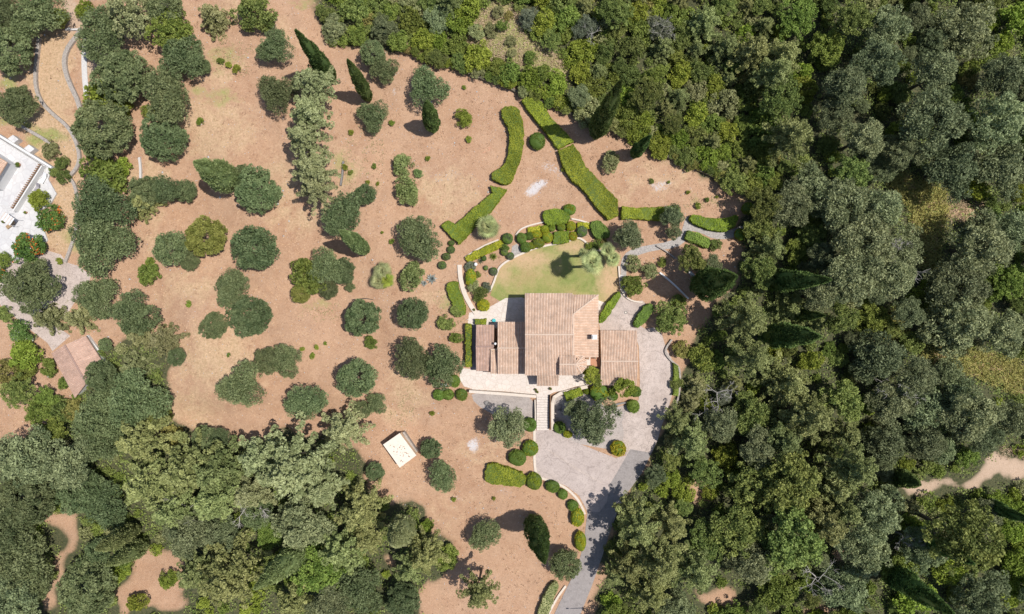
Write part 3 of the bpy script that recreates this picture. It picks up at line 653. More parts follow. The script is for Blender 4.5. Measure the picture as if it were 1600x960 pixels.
# neighbour's tiled outbuilding (ridge turned)
def rotated_gable(pxs, ze, zr, zb, name, label, tm, seed):
    """pxs: four eave corners a,b,c,d in pixels; ridge joins the middles of a-b and c-d"""
    a, b, c_, d = [ap(x, y, ze) for x, y in pxs]; cen = (a + b + c_ + d) / 4; loc = (cen.x, cen.y, zb)
    t = thing(name, label, "outbuilding", loc); r0 = (a + b) / 2; r1 = (c_ + d) / 2; r0.z = r1.z = zr
    slab([a, r0, r1, d], t, loc, M['pan'], a - r0, seed, tm); slab([b, c_, r1, r0], t, loc, M['pan'], b - r0, seed + 1, tm); ridge(r0, r1, t, loc, tm)
    mb = MB(); q = [(cen + (p - cen) * .93) for p in (a, b, c_, d)]; mb.prism([(p.x - cen.x, p.y - cen.y) for p in q], -1, ze - .2 - zb); mb.build("wall", M['white'], t); return t
nb_ = rotated_gable([(81, 552), (134, 525), (165, 573), (117, 622)], 3.4, 4.4, 0, "outbuilding", "old tiled outbuilding turned at an angle, lower left, half under trees", M['oldtile'], 91)
a, b = ap(135, 525, 2.2), ap(153, 549, 2.2); mb = MB(); d = (b - a).normalized(); n_ = Vector((-d.y, d.x, 0)) * .25
mb.prism([(a + n_).xy, (b + n_).xy, (b - n_).xy, (a - n_).xy], -.2, 2.2); tag(mb.build("white_wall", M['white']), "short white wall at upper right of the old tiled outbuilding", "wall")
# flat white shed
q = [ap(x, y, 3.2) for x, y in ((598.5, 695), (624.5, 677), (650.5, 712), (624.5, 731))]; cen = (q[0] + q[1] + q[2] + q[3]) / 4; g0 = float(T(cen.x, cen.y)); loc = (cen.x, cen.y, g0)
shed = thing("flat_shed", "small flat-roofed cream shed standing alone on bare earth", "shed", loc)
mb = MB(); mb.prism([((p.x - cen.x) * .94, (p.y - cen.y) * .94) for p in q], -.4, 2.95 - g0); mb.build("wall", M['wall'], shed)
mb = MB(); mb.prism([(p.x - cen.x, p.y - cen.y) for p in q], 2.96 - g0, 3.2 - g0); rf = mb.build("roof", M['shedroof'], shed)
r_ = RS(3); mb = MB()
ex = (q[1] - q[0]); ey = (q[3] - q[0])
for k in range(34):
    u = r_.choice([.25, .45, .6, .75]) + r_.normal(0, .05); v = r_.uniform(.15, .9); p = q[0] + ex * min(max(1 - u, .1), .9) + ey * v
    mb.ball((p.x - cen.x, p.y - cen.y, 3.21 - g0), r_.uniform(.04, .11), 6, 4, .5)
mb.build("leaf_litter", M['rust'], rf)['kind'] = 'stuff'
q2 = [ap(x, y, 1.4) for x, y in ((628.5, 676), (631.5, 675), (652, 706), (649, 709))]; mb = MB(); mb.prism([(p.x - cen.x, p.y - cen.y) for p in q2], -.4, 1.4 - g0); mb.build("lean_to", M['stonewall'], shed)
e1 = (q[3] - q[0]).normalized(); mb = MB(); mb.box(-.45, .45, -.05, .05, 0, 2.0); dd = mb.build("door", M['wood'], shed, ((q[3].x + q[2].x) / 2 * .97 + cen.x * .03 - cen.x - .1, (q[3].y + q[2].y) / 2 * .97 + cen.y * .03 - cen.y + .02, 0), (0, 0, math.atan2((q[2] - q[3]).y, (q[2] - q[3]).x)))

# neighbour house terrace, upper left
TER = [(-60, 176), (0, 211), (82, 262), (75, 280), (88, 303), (77, 322), (60, 330), (66, 352), (74, 376), (62, 388), (30, 405), (-60, 420)]
nt_ = thing("neighbour_terrace", "white paved terrace of the neighbouring house at the left edge", "terrace", gp(20, 300))
def wp(px, z, base): return [(ap(x, y, z).x - base.x, ap(x, y, z).y - base.y) for x, y in px]
bl = Vector(nt_.location); z0 = bl.z
mb = MB(); mb.prism(wp(TER, z0 + .3, bl), -.5, .3); mb.build("lower_floor", M['whitepave'], nt_); NOGRASS.append(TER)
UP = [(-60, 182), (-2, 216), (62, 256), (18, 326), (-60, 290)]
mb = MB(); mb.prism(wp(UP, z0 + 1.0, bl), .3, 1.0); mb.build("upper_floor", M['whitepave'], nt_)
for i_, (pp, hh, wdt) in enumerate([([(-60, 179), (0, 213), (80, 262)], 1.6, .35), ([(-2, 219), (60, 257)], 1.25, .12), ([(65, 259), (20, 330)], 1.5, .2)]):
    mb = MB(); w_ = [ap(x, y, z0 + hh) - bl for x, y in pp]
    for a, b in zip(w_, w_[1:]):
        d = (b - a).normalized(); n_ = Vector((-d.y, d.x, 0)) * wdt / 2; mb.prism([(a + n_).xy, (b + n_).xy, (b - n_).xy, (a - n_).xy], .31, hh)
    mb.build("parapet", M['white'], nt_)
a, b = ap(61.5, 256, z0 + 1.7) - bl, ap(17, 326, z0 + 1.7) - bl
d = (b - a); dn = d.normalized(); n_ = Vector((-dn.y, dn.x, 0)); nbal = 22
for k in range(nbal):
    p = a + d * (k + .5) / nbal; mb = MB(); mb.prism([(p + dn * .09 + n_ * .2).xy, (p - dn * .09 + n_ * .2).xy, (p - dn * .09 - n_ * .2).xy, (p + dn * .09 - n_ * .2).xy], 1.0, 1.7)
    mb.build("baluster", M['darkrock'] if False else M['rust'], nt_)
for k, (x, y) in enumerate(((21, 218), (46, 233))):
    p = [ap(xx, yy, z0 + 1.2) for xx, yy in ((x - 9, y - 1), (x - 1, y - 7), (x + 8, y), (x, y + 6))]
    mb = MB(); mb.prism([(v.x, v.y) for v in p], -.2, z0 + 1.2); tag(mb.build("roof_box", M['whitepave']), ["square pale box projecting from terrace wall, nearer the left edge", "square pale box projecting from terrace wall, nearer the cypress shrub"][k], "box")
hp = [(-130, 160), (11.5, 254), (-14, 296), (-150, 250)]
hb = ap(-60, 240, 0); nh = thing("neighbour_house", "corner of the neighbouring house's terracotta roof at the left edge", "house", (hb.x, hb.y, z0))
loc = tuple(nh.location); q = [ap(x, y, z0 + 4.4) for x, y in hp]; q[0].z = q[3].z = z0 + 6
slab(q, nh, loc, M['pan'], (1, -.55, -.2), 95, M['tile']); mb = MB(); cc = (q[0] + q[1] + q[2] + q[3]) / 4; mb.prism([(cc.x + (p.x - cc.x) * .94 - loc[0], cc.y + (p.y - cc.y) * .94 - loc[1]) for p in q], -.5, 4.0); mb.build("wall", M['white'], nh)
window(nh, q[1].x - loc[0] - 2.2, q[1].y - loc[1] - 1.6, 2.2, .8, 1.1, 'e', False)
def round_table(px, py, r, mat, label):
    p = gp(px, py, 0); z = 1.0 if px < 40 and py < 320 else .3; t = thing("round_table", label, "table", (p.x, p.y, z0 + z))
    mb = MB(); mb.tube([(0, 0, .70), (0, 0, .76)], r, 16); mb.build("tabletop", mat, t); mb = MB(); mb.tube([(0, 0, 0), (0, 0, .7)], .05, 8); mb.tube([(0, 0, .002), (0, 0, .04)], .3, 10); mb.build("pedestal", M['black'], t)
round_table(10, 274, .48, M['brownfab'], "round tan table on white terrace, just below the roof corner")
round_table(6, 291, .55, M['wood'], "larger round brown table on white terrace at the left edge")
def pot(px, py, r, z, label, leaf='green'):
    p = gp(px, py, 0); t = thing("plant_pot", label, "plant pot", (p.x, p.y, z))
    mb = MB(); mb.tube([(0, 0, 0), (0, 0, .35), (0, 0, .4)], [r * .7, r, r * 1.08], 12); mb.build("pot", M['terracotta'], t); return t, r
POTS = [pot(37, 260, .38, z0 + 1.0, "round tan potted plant alone in middle of the white terrace"), pot(16, 281, .2, z0 + 1, "tiny pot right of the round tan table"), pot(3, 300, .2, z0 + 1, "small pale pot at left edge below the brown table"),
        pot(44, 333, .22, z0 + .3, "small potted plant on lower white terrace below the pergola line"), pot(10, 347, .25, z0 + .3, "small dark pot near left edge beside the striped awning"),
        pot(839.5, 612, .2, 1.66, "dark plant pot at top left of the steps, nearest the wall"), pot(837, 608.5, .2, 1.66, "dark plant pot at top left of the steps, on the terrace"), pot(860, 607, .22, 1.66, "dark plant pot at top right of the steps"), pot(741, 484, .2, 1.66, "small pot at the end of the wide curving walk")]
# oval plunge pool, loungers, awning
p = gp(66, 271, 0); t = thing("oval_tub", "dark oval tub sunk in the pale corner of the white terrace", "tub", (p.x, p.y, z0 + .3), math.radians(55))
mb = MB(); ov = [(1.0 * math.cos(2 * math.pi * k / 24), .5 * math.sin(2 * math.pi * k / 24)) for k in range(24)]; mb.prism(ov, .0, .12); mb.build("cover", M['slate_and_shade'], t); mb = MB()
for k in range(24):
    a, b = ov[k], ov[(k + 1) % 24]; mb.prism([a, b, (b[0] * 1.12, b[1] * 1.2), (a[0] * 1.12, a[1] * 1.2)], 0, .16)
mb.build("rim", M['white'], t)
def lounger(px, py, ang, z, mat, label):
    p = gp(px, py, 0); t = thing("sun_lounger", label, "sun lounger", (p.x, p.y, z), math.radians(ang)); mb = MB(); mb.box(-.9, .35, -.3, .3, .25, .33); mb.build("seat", mat, t)
    mb = MB(); mb.v = [(.35, -.3, .33), (.35, .3, .33), (1.0, .3, .75), (1.0, -.3, .75), (.35, -.3, .25), (.35, .3, .25), (1.0, .3, .67), (1.0, -.3, .67)]; mb.f = [(0, 3, 2, 1), (4, 5, 6, 7), (0, 1, 5, 4), (1, 2, 6, 5), (2, 3, 7, 6), (3, 0, 4, 7)]; mb.build("backrest", mat, t)
    for sx in (-.8, .5):
        for sy in (-.26, .26): mb = MB(); mb.box(sx - .03, sx + .03, sy - .03, sy + .03, 0, .25); mb.build("leg", M['black'], t)
lounger(72, 280, 60, z0 + .3, M['whitepaint'], "white sun lounger beside the dark oval tub")
lounger(61, 296, 60, z0 + .3, M['slate_and_shade'], "dark and white lounger above the round lime shrub")
lounger(21, 352, 35, z0 + .3, M['brownfab'], "brown lounger on the lower white terrace near the left")
p = gp(35, 320, 0); 
aw = thing("awning", "pale pink and white striped awning on the lower white terrace", "awning", (gp(29, 345).x, gp(29, 345).y, z0 + .3), math.radians(-35))
for k in range(8):
    mb = MB(); mb.box(-1.0 + .25 * k, -.78 + .25 * k, -.7, .7, 2.3 + .0 * k, 2.36); mb.build("stripe", M['whitepaint'] if k % 2 else M['patio'], aw)
mb = MB()
for sx in (-.95, .95):
    for sy in (-.65, .65): mb.tube([(sx, sy, 0), (sx, sy, 2.3)], .03, 6)
mb.build("frame", M['whitepaint'], aw)
# bench, boulder, lamps, drain, turquoise tub, twisted bare shrub
p = gp(690, 602); t = thing("garden_bench", "white garden bench above the paired round shrubs left of terrace", "bench", p, math.radians(2))
mb = MB()
for k in range(4): mb = MB(); mb.box(-.95, .95, -.22 + .12 * k, -.12 + .12 * k, .42, .46); mb.build("slat", M['whitepaint'], t)
mb = MB(); mb.box(-.95, .95, .28, .33, .5, .9); mb.build("backrest", M['whitepaint'], t)
for sx in (-.85, .85): mb = MB(); mb.box(sx - .04, sx + .04, -.2, .3, 0, .42); mb.build("leg", M['whitepaint'], t)
def boulder(px, py, r, mat, label, seed):
    p = gp(px, py); bm = bmesh.new(); bmesh.ops.create_icosphere(bm, subdivisions=2, radius=r); rr = RS(seed)
    for v in bm.verts: v.co *= 1 + rr.uniform(-.16, .16); v.co.z *= .6
    me = bpy.data.meshes.new("boulder"); bm.to_mesh(me); bm.free(); me.materials.append(mat); o = add("boulder", me, None, (p.x, p.y, p.z + r * .25)); return tag(o, label, "boulder")
boulder(760.5, 629.5, .5, M['darkrock'], "single dark boulder lying on the grey gravel bed", 1)
boulder(777, 617.5 - 12, .01, M['darkrock'], "tiny dark stone at the terrace edge above the boulder", 2) if False else None
for k, (x, y, r) in enumerate([(970, 432, .3), (973, 438, .35), (970.5, 443, .3), (974, 447, .33), (971, 451, .3), (976, 455, .36), (973, 458, .28)]):
    o = boulder(x, y, r, M['rock'], "pale rock in the short upright row beside lawn, number from top: " + ["first", "second", "third", "fourth", "fifth", "sixth", "last"][k], 10 + k); o['group'] = "pale rocks in the row right of the lawn"
for (x, y, lab) in ((744, 414, "white globe garden lamp in the bed left of the lawn"), (948, 492, "white globe lamp at the clipped hedge right of the villa")):
    if x == 948: continue
    p = gp(x, y); t = thing("globe_lamp", lab, "lamp", p); mb = MB(); mb.tube([(0, 0, 0), (0, 0, 1.2)], .05, 8); mb.build("post", M['black'], t); mb = MB(); mb.ball((0, 0, 1.4), .3, 12, 8); mb.build("globe", M['globe'], t)
p = gp(912, 950); t = thing("street_lamp", "thin dark lamp post beside the asphalt lane at the bottom", "street lamp", p)
mb = MB(); mb.tube([(0, 0, 0), (0, 0, 5.5)], [.08, .05], 8); mb.tube([(0, 0, 5.4), (-.5, 0, 5.6)], .03, 6); mb.build("pole", M['black'], t); mb = MB(); mb.box(-.8, -.4, -.1, .1, 5.5, 5.62); mb.build("lamp_head", M['black'], t)
p = gp(977.5, 488.5); t = thing("drain_cover", "small round drain cover in the paving between two slanting hedges", "drain cover", (p.x, p.y, p.z + .05))
mb = MB()
for k in range(16):
    a, b = 2 * math.pi * k / 16, 2 * math.pi * (k + 1) / 16; mb.prism([(.16 * math.cos(a), .16 * math.sin(a)), (.16 * math.cos(b), .16 * math.sin(b)), (.26 * math.cos(b), .26 * math.sin(b)), (.26 * math.cos(a), .26 * math.sin(a))], 0, .03)
mb.build("ring", M['black'], t); mb = MB(); mb.tube([(0, 0, 0), (0, 0, .02)], .155, 12); mb.build("lid", M['coping'], t)
p = gp(772, 501); t = thing("paddling_tub", "turquoise tub on the cream terrace left of the villa", "tub", (p.x, p.y, p.z + .04))
mb = MB(); mb.tube([(0, 0, 0), (0, 0, .3)], [.25, .32], 12); mb.build("tub", M['turquoise'], t); mb = MB(); mb.box(-.5, -.36, -.1, .1, 0, .25); mb.build("handle_box", M['black'], t)
p = gp(876, 641); mb = MB(); rr = RS(5)
for k in range(9):
    a = rr.uniform(0, 6.28); l = rr.uniform(.5, 1.2); mb.tube([(0, 0, .0), (l * .5 * math.cos(a), l * .5 * math.sin(a), .5), (l * math.cos(a + .3), l * math.sin(a + .3), .8)], [.06, .04, .02], 5)
o = mb.build("bare_shrub", M['darkrock'], None, p); tag(o, "bare dark branching shrub in the gravel right of the steps", "shrub")
p0 = gp(541, 466); mb = MB(); mb.tube([(0, 0, .1), (1.5, .15, .15), (3.0, -.1, .12)], [.12, .1, .06], 6); o = mb.build("fallen_branch", M['bark'], None, gp(558, 468)); tag(o, "dead branch lying on the earth above a round olive tree", "branch")

# ------------------------------------------------------------------ vegetation meshes
def unit(v): return v / np.maximum(np.linalg.norm(v, axis=1, keepdims=True), 1e-6)
def cards(cen, ax, L_, W_, r, nrm=None, nj=1.0):
    n = len(cen); ax = unit(ax)
    ref = r.normal(size=(n, 3)) if nrm is None else unit(np.cross(ax, nrm + r.normal(size=(n, 3)) * nj))
    b = unit(np.cross(ax, ref)) if nrm is None else ref
    L_ = (L_ * r.uniform(.7, 1.3, n))[:, None] / 2; W_ = (W_ * r.uniform(.7, 1.3, n))[:, None] / 2
    V_ = np.stack([cen - ax * L_, cen + b * W_, cen + ax * L_, cen - b * W_], 1).reshape(-1, 3)
    return V_, np.arange(4 * n).reshape(-1, 4)
def lobes(r, k=5, amp=.25):
    D = unit(r.normal(size=(k, 3))); A = r.uniform(-amp, amp, k)
    return lambda d: 1 + np.sum(A[None, :] * np.clip(d @ D.T, 0, 1) ** 2, 1)
def crown_mesh(name, seed, R, rv, ncl, rc, nl, ll, lw, mat, inner=.45, low=-.45, upb=.3, tvar=.22, amp=.3, flatten=.8, outw=.7, sub=0, layers=0):
    r = RS(seed); d = unit(r.normal(size=(ncl * 3, 3))); d = d[d[:, 2] > low + r.normal(0, .1, len(d))][:ncl]
    n = len(d); f = lobes(r, 9, amp)(d); rad = r.uniform(inner ** 2, 1, n) ** .5 * f
    cc = d * rad[:, None] * np.array([R, R, rv]) * .88
    if sub:
        k_ = r.randint(0, sub, n); sa = r.uniform(0, 6.283) + np.arange(sub) * 6.283 / (sub - 1) + r.uniform(-.5, .5, sub); sr = r.uniform(.42, .62, sub); so_ = r.uniform(.36, .62, sub) * R
        so_[0] = 0; sr[0] = .62; ctr = np.stack([so_ * np.cos(sa), so_ * np.sin(sa), r.uniform(-.35, .3, sub) * rv], 1); ctr[0, 2] = .3 * rv
        cc = ctr[k_] + cc * sr[k_][:, None] * 1.12
    if layers:
        P3 = []
        for l_ in range(layers):
            t_ = l_ / (layers - 1); lr = R * (1.12 - .95 * t_ ** 1.15); zz = -rv * .7 + 1.65 * rv * t_; nbr = max(3, int(9 - 5 * t_))
            for b_ in range(nbr):
                a_ = 6.283 * (b_ + r.uniform(-.35, .35)) / nbr + l_; le = lr * r.uniform(.6, 1.12); m_ = max(1, int(le / .62))
                for q_ in range(m_):
                    u_ = (q_ + .8) / m_; P3.append((le * u_ * math.cos(a_), le * u_ * math.sin(a_), zz - .35 * u_ * le * .5 + r.normal(0, .12)))
        cc = np.array(P3) + r.normal(0, .12, (len(P3), 3)); n = len(cc); d = unit(cc + 1e-4)
    cr = rc * r.uniform(.65, 1.35, n); ct = r.normal(0, tvar, n)
    idx = np.repeat(np.arange(n), nl); m = len(idx)
    ld = unit(r.normal(size=(m, 3)) + d[idx] * .5 + np.array([0, 0, upb]))
    cen = cc[idx] + ld * (cr[idx] * r.uniform(.5, 1.0, m) ** .6)[:, None] * np.array([1, 1, flatten])
    ax = unit(ld * outw + r.normal(size=(m, 3)) * .6)
    V_, Q_ = cards(cen, ax, ll, lw, r, ld, .9)
    tone = np.clip(.5 + ct[idx] + r.normal(0, .18, m), 0, 1)
    return mesh_np(name, V_, Q_, mat, tone)
def trunk_mesh(name, seed, h, r0, spread, nb=5, twist=.2):
    r = RS(seed); mb = MB(); fork = h * .38; lean = r.normal(0, .08, 2) * h
    mb.tube([(0, 0, -.5), (lean[0] * .3, lean[1] * .3, fork * .5), (lean[0] * .6, lean[1] * .6, fork)], [r0 * 1.25, r0, r0 * .8], 7)
    for k in range(nb):
        a = 2 * math.pi * (k + r.uniform(-.3, .3)) / nb; L_ = spread * r.uniform(.55, .95); z1 = h * r.uniform(.85, 1.15)
        p0 = Vector((lean[0] * .6, lean[1] * .6, fork - .05)); p2 = Vector((L_ * math.cos(a), L_ * math.sin(a), z1)); p1 = (p0 + p2) / 2 + Vector((L_ * .12 * math.cos(a), L_ * .12 * math.sin(a), -.1 * h))
        mb.tube([p0, p1, p2], [r0 * .5, r0 * .3, r0 * .08], 5)
    return mb.mesh(name, M['bark'])
NV = 6
CR = {}; TR = {}
CR['olive'] = [crown_mesh('olive_crown', 100 + k, 4, 2.9, 240, (.5, .62, .7)[k % 3], (66, 52, 46)[k % 3], .36, .15, M['olive'], amp=.2 + .04 * k, inner=.5, sub=(0, 0, 4, 0, 5, 3)[k]) for k in range(NV)]
CR['grey'] = [crown_mesh('grey_crown', 200 + k, 4, 3.2, 190, .62 + .05 * (k % 3), 66, .36, .15, M['grey_olive'], amp=.35, inner=.35, tvar=.25, sub=(5, 6, 4, 7, 5, 6)[k]) for k in range(NV)]
CR['pine'] = [crown_mesh('conifer_crown', 300 + k, 4, 3.6, 190, .5, 64, .36, .18, M['pine'], amp=.3, inner=.35, tvar=.2, upb=.5, flatten=.6, layers=(7, 8, 6, 7, 8, 7)[k]) for k in range(NV)]
CR['oak'] = [crown_mesh('broadleaf_crown', 400 + k, 4, 3.2, 190, .56, 60, .3, .22, M['oak'], amp=.3, inner=.35, tvar=.25, sub=(4, 5, 6, 5, 4, 7)[k]) for k in range(NV)]
CR['bush'] = [crown_mesh("bush_crown", 500 + k, 1.7, 1.25, 55, .42, 55, .24, .14, M['lime'], amp=.35, low=-.3, inner=.3) for k in range(5)]
CR['topiary'] = [crown_mesh('topiary_crown', 600 + k, 1.2, 1.0, 240, .15, 20, .15, .1, M['hedge'], amp=.16, low=-.7, inner=.9, tvar=.2) for k in range(6)]
for k_, me in enumerate(CR['topiary']): pass
TR['tree'] = [trunk_mesh("tree_trunk", 700 + k, 4.0, .28, 2.6) for k in range(3)]
TR['bush'] = [trunk_mesh("bush_stem", 710 + k, 1.0, .07, .9, 4) for k in range(2)]
def core_mesh(name, R, rv, seed, mat):
    bm = bmesh.new(); bmesh.ops.create_icosphere(bm, subdivisions=3, radius=1); r = RS(seed); D = unit(r.normal(size=(8, 3)))
    for v in bm.verts:
        s_ = 1 + .05 * sum(math.sin(5 * float(np.dot(D[j], v.co))) for j in range(4)); v.co = Vector((v.co.x * R * s_, v.co.y * R * s_, v.co.z * rv * s_))
    me = bpy.data.meshes.new(name); bm.to_mesh(me); bm.free(); me.materials.append(mat); return me
TOPCORE = core_mesh("branch_core", 1.04, .9, 5, M['hedgedark'])
def cypress_mesh(name, seed, h, R, mat, n=9000, blunt=.6):
    """slim flame: cards pointing up the stem in ridged bundles, around a solid inner cone"""
    r = RS(seed); nb = 140; bt = r.uniform(0, 1, nb); ba = r.uniform(0, 6.283, nb); btn = r.normal(0, .2, nb)
    prof = lambda t: R * np.clip(np.sin(np.pi * np.clip(t * .93 + .07, 0, 1) ** blunt) ** .75, 0, 1) * (1 - .12 * t)
    k = r.randint(0, nb, n); t = np.clip(bt[k] + r.normal(0, .035, n), 0, .995); a = ba[k] + r.normal(0, .16, n)
    rad = prof(t) * (1.0 + r.normal(0, .07, n) + .1 * np.sin(ba[k] * 3 + bt[k] * 20))
    z = .8 + (h - .8) * t; out = np.stack([np.cos(a), np.sin(a), np.zeros(n)], 1)
    cen = out * rad[:, None]; cen[:, 2] = z
    ax = out * .35 + np.array([0, 0, 1.0]) + r.normal(size=(n, 3)) * .25
    V_, Q_ = cards(cen, ax, .5, .17, r, out, .5); tone = np.clip(.5 + btn[k] + r.normal(0, .15, n), 0, 1)
    # inner solid
    rings = 26; sg = 14; base = len(V_); vi = []; 
    for j in range(rings + 1):
        tt = j / rings; rr = float(prof(np.array([tt]))[0]) * .86
        for i_ in range(sg):
            th = 2 * math.pi * i_ / sg; q = rr * (1 + .1 * math.sin(3 * th + tt * 9)); vi.append((q * math.cos(th), q * math.sin(th), .8 + (h - .9) * tt))
    qi = [(base + j * sg + i_, base + j * sg + (i_ + 1) % sg, base + (j + 1) * sg + (i_ + 1) % sg, base + (j + 1) * sg + i_) for j in range(rings) for i_ in range(sg)]
    V_ = np.concatenate([V_, np.array(vi)]); Q_ = np.concatenate([Q_, np.array(qi)]); tone = np.concatenate([tone, np.full(len(qi), .2)])
    return mesh_np(name, V_, Q_, mat, tone)
CYP = [cypress_mesh("cypress_crown", 800 + k, 20, 1.3, M['cypress'], 9000, b_) for k, b_ in enumerate((.6, .75))]
CYW = [cypress_mesh("cypress_crown", 810 + k, 20, 2.2, M['cypress'], 12000, b_) for k, b_ in enumerate((.7, .62))]
CYTR = trunk_mesh("cypress_trunk", 820, 6, .22, .3, 3)

# species table: crown set, native radius, native half height, height/radius factor
SP = {
 'O': ('olive', 4, 'olive', 1.45, 'olive_tree', 'tree', "dark green olive tree"),
 'G': ('grey', 4, 'grey_olive', 2.1, 'olive_tree', 'tree', "grey-green olive tree"),
 'g': ('grey', 4, 'greyshrub', 1.5, 'shrub', 'tree', "pale grey bush"),
 'P': ('pine', 4, 'pine', 2.5, 'conifer_tree', 'tree', "light green clumpy conifer"),
 'Q': ('pine', 4, 'palepine', 2.4, 'conifer_tree', 'tree', "mint conifer"),
 'B': ('oak', 4, 'oak', 2.0, 'broadleaf_tree', 'tree', "deep green broadleaf tree"),
 'N': ('oak', 4, 'green', 1.5, 'broadleaf_tree', 'tree', "bright green broadleaf tree"),
 'K': ('olive', 4, 'mustard', 1.5, 'broadleaf_tree', 'tree', 'yellowish green round tree'),
 'J': ('olive', 4, 'olive', 1.9, 'broadleaf_tree', 'tree', 'dark oval tree'),
 'Z': ('oak', 4, 'leafy', 1.3, 'broadleaf_tree', 'tree', 'leafy yellow-green tree'),
 'A': ('pine', 4, 'pale', 1.4, 'shrub', 'tree', "pale olive-toned rounded tree"),
 'L': ('bush', 1.7, 'lime', 1.3, 'shrub', 'bush', "lime green bush"),
 'M': ('bush', 1.7, 'green', 1.3, 'shrub', 'bush', "mid green bush"),
 'E': ('bush', 1.7, 'fresh', 1.3, 'shrub', 'bush', 'fresh pale green bush'),
 'D': ('bush', 1.7, 'oak', 1.3, 'shrub', 'bush', "dark green bush"),
 'Y': ('bush', 1.7, 'yellow', 1.2, 'shrub', 'bush', "yellow-green dry bush"),
 'W': ('bush', 1.7, 'pale', 1.2, 'shrub', 'bush', "pale sage bush"),
 'S': ('bush', 1.7, 'greyshrub', 1.2, 'shrub', 'bush', "grey-leaved bush"),
 'F': ('bush', 1.7, 'flower', 1.2, 'shrub', 'bush', "bush dotted with orange flowers"),
 'V': ('bush', 1.7, 'whiteflower', 1.2, 'shrub', 'bush', "green bush with tiny white flowers"),
}
LAND = [("the curving terrace walls", 110, 110), ("the white neighbouring terrace", 30, 280), ("the old tiled outbuilding", 118, 575), ("the flat cream shed", 625, 703), ("the bare patch at bottom left", 250, 895),
 ("the lower left dirt path", 100, 850), ("the slanting cypress pair", 185, 855), ("the long pale cypress", 440, 890), ("the straw clearing at the top", 800, 70),
 ("the tall double-shadowed cypress", 948, 170), ("the parking court", 890, 715), ("the shaded bend of the lane", 945, 820), ("the tiled villa", 870, 520), ("the broad dark cypress", 1118, 440),
 ("the upper black cypress", 1245, 438), ("the lower black cypress", 1235, 525), ("the yellow scrub strip", 1450, 350), ("the ochre clump in the wood", 1388, 505), ("the golden scrub band", 1540, 590),
 ("the dirt track at far right", 1500, 745), ("the lower right cypress", 1440, 930), ("the track-side cypress", 1412, 752), ("the dense track-side tree", 1505, 840), ("the top right corner", 1600, 0),
 ("the top edge above the scrub", 1000, 0), ("the right wood's top edge", 1250, 0), ("the boundary wall's right end", 1180, 310), ("the upper wood's centre", 1330, 150), ("the middle left edge", 0, 520), ("the bare orchard clearing", 330, 560),
 ("the bottom left corner", 0, 960), ("the conifer column", 487, 200), ("the slim cypress row", 560, 120), ("the bottom edge by the lane", 1050, 960), ("the bottom edge under the wood", 1250, 960), ("the lower wood's left edge", 0, 740),
 ("the large pale conifer", 455, 735), ("the curved garden hedge", 800, 230), ("the slanting long hedge", 920, 285), ("the golden band's right edge", 1600, 450), ("the dead grey branches", 1130, 625)]
TREES = []   # (species, x, y, r, label or None, height factor, squash)
PENDING = []
def bearing(x, y):
    best = min(LAND, key=lambda l: math.hypot(l[1] - x, l[2] - y)); dx, dy = x - best[1], y - best[2]; d = math.hypot(dx, dy)
    if d < 14: return "right at " + best[0]
    a = math.degrees(math.atan2(-dy, dx)) % 360
    k = int((a + 22.5) // 45) % 8
    return ["right of", "above right of", "above", "above left of", "left of", "below left of", "below", "below right of"][k] + " " + best[0]
def tree(sp, x, y, r, label=None, hf=1.0, sy=1.0, rot=None):
    cs, R0_, mt, hr, nm, trk, look = SP[sp]; i_ = len(TREES)
    rw = r * S; h = max(.8, hr * rw ** .85 * 1.25 * hf) if trk == 'tree' else max(.5, 1.5 * rw ** .9 * hf)
    vs = r * S / R0_ * (1.12 if trk == 'bush' else 1.0); rvn = {'olive': 2.9, 'grey': 3.2, 'pine': 3.6, 'oak': 3.2, 'bush': 1.25}[cs]
    zs = vs * (1.0 if trk != 'tree' else 1.0); hc = max(h - rvn * zs * .8, rvn * zs * .55)
    p = gp(x, y, hc); k = (1 - p.z / H); g0 = float(T(p.x, p.y)); sc_ = vs * k
    t = thing(nm, "", nm.replace('_tree', ' tree').replace('_', ' '), (p.x, p.y, g0))
    if sp in 'LMDYWSFVgE': t['category'] = 'bush'
    elif sp == 'A': t['category'] = 'small tree'
    t['group'] = {'olive_tree': "olive trees", 'conifer_tree': "clumpy conifers", 'broadleaf_tree': "broadleaf trees", 'shrub': "bushes"}[nm] + (" of the right wood" if x > 1060 else " of the lower left wood" if (y > 690 and x < 700) else " of the upper scrub" if (y < 300 and x > 500 and pip([x], [y], Z_TOP)[0]) else " on the bare slopes")
    me = CR[cs][(i_ * 7 + int(x)) % len(CR[cs])]; a = random.uniform(0, 6.28) if rot is None else rot
    add("crown", me, t, (0, 0, hc), (0, 0, a), (sc_, sc_ * sy, zs), M[mt])
    tm = TR[trk][i_ % len(TR[trk])]; nh = 4.0 if trk == 'tree' else 1.0
    add("trunk" if trk == 'tree' else "stem", tm, t, (0, 0, 0), (0, 0, a), (sc_, sc_, hc / nh))
    TREES.append((sp, x, y, r)); look2 = look
    if label: t['label'] = label
    else:
        if nm != 'shrub': size = "large" if r > 38 else "small" if r < 25 else "medium"
        else: size = "broad" if r > 17 else "small" if r < 12 else "rounded"
        PENDING.append((t, f"{size} {look2} {bearing(x, y)}", x, y, g0, sp, r))
    return t
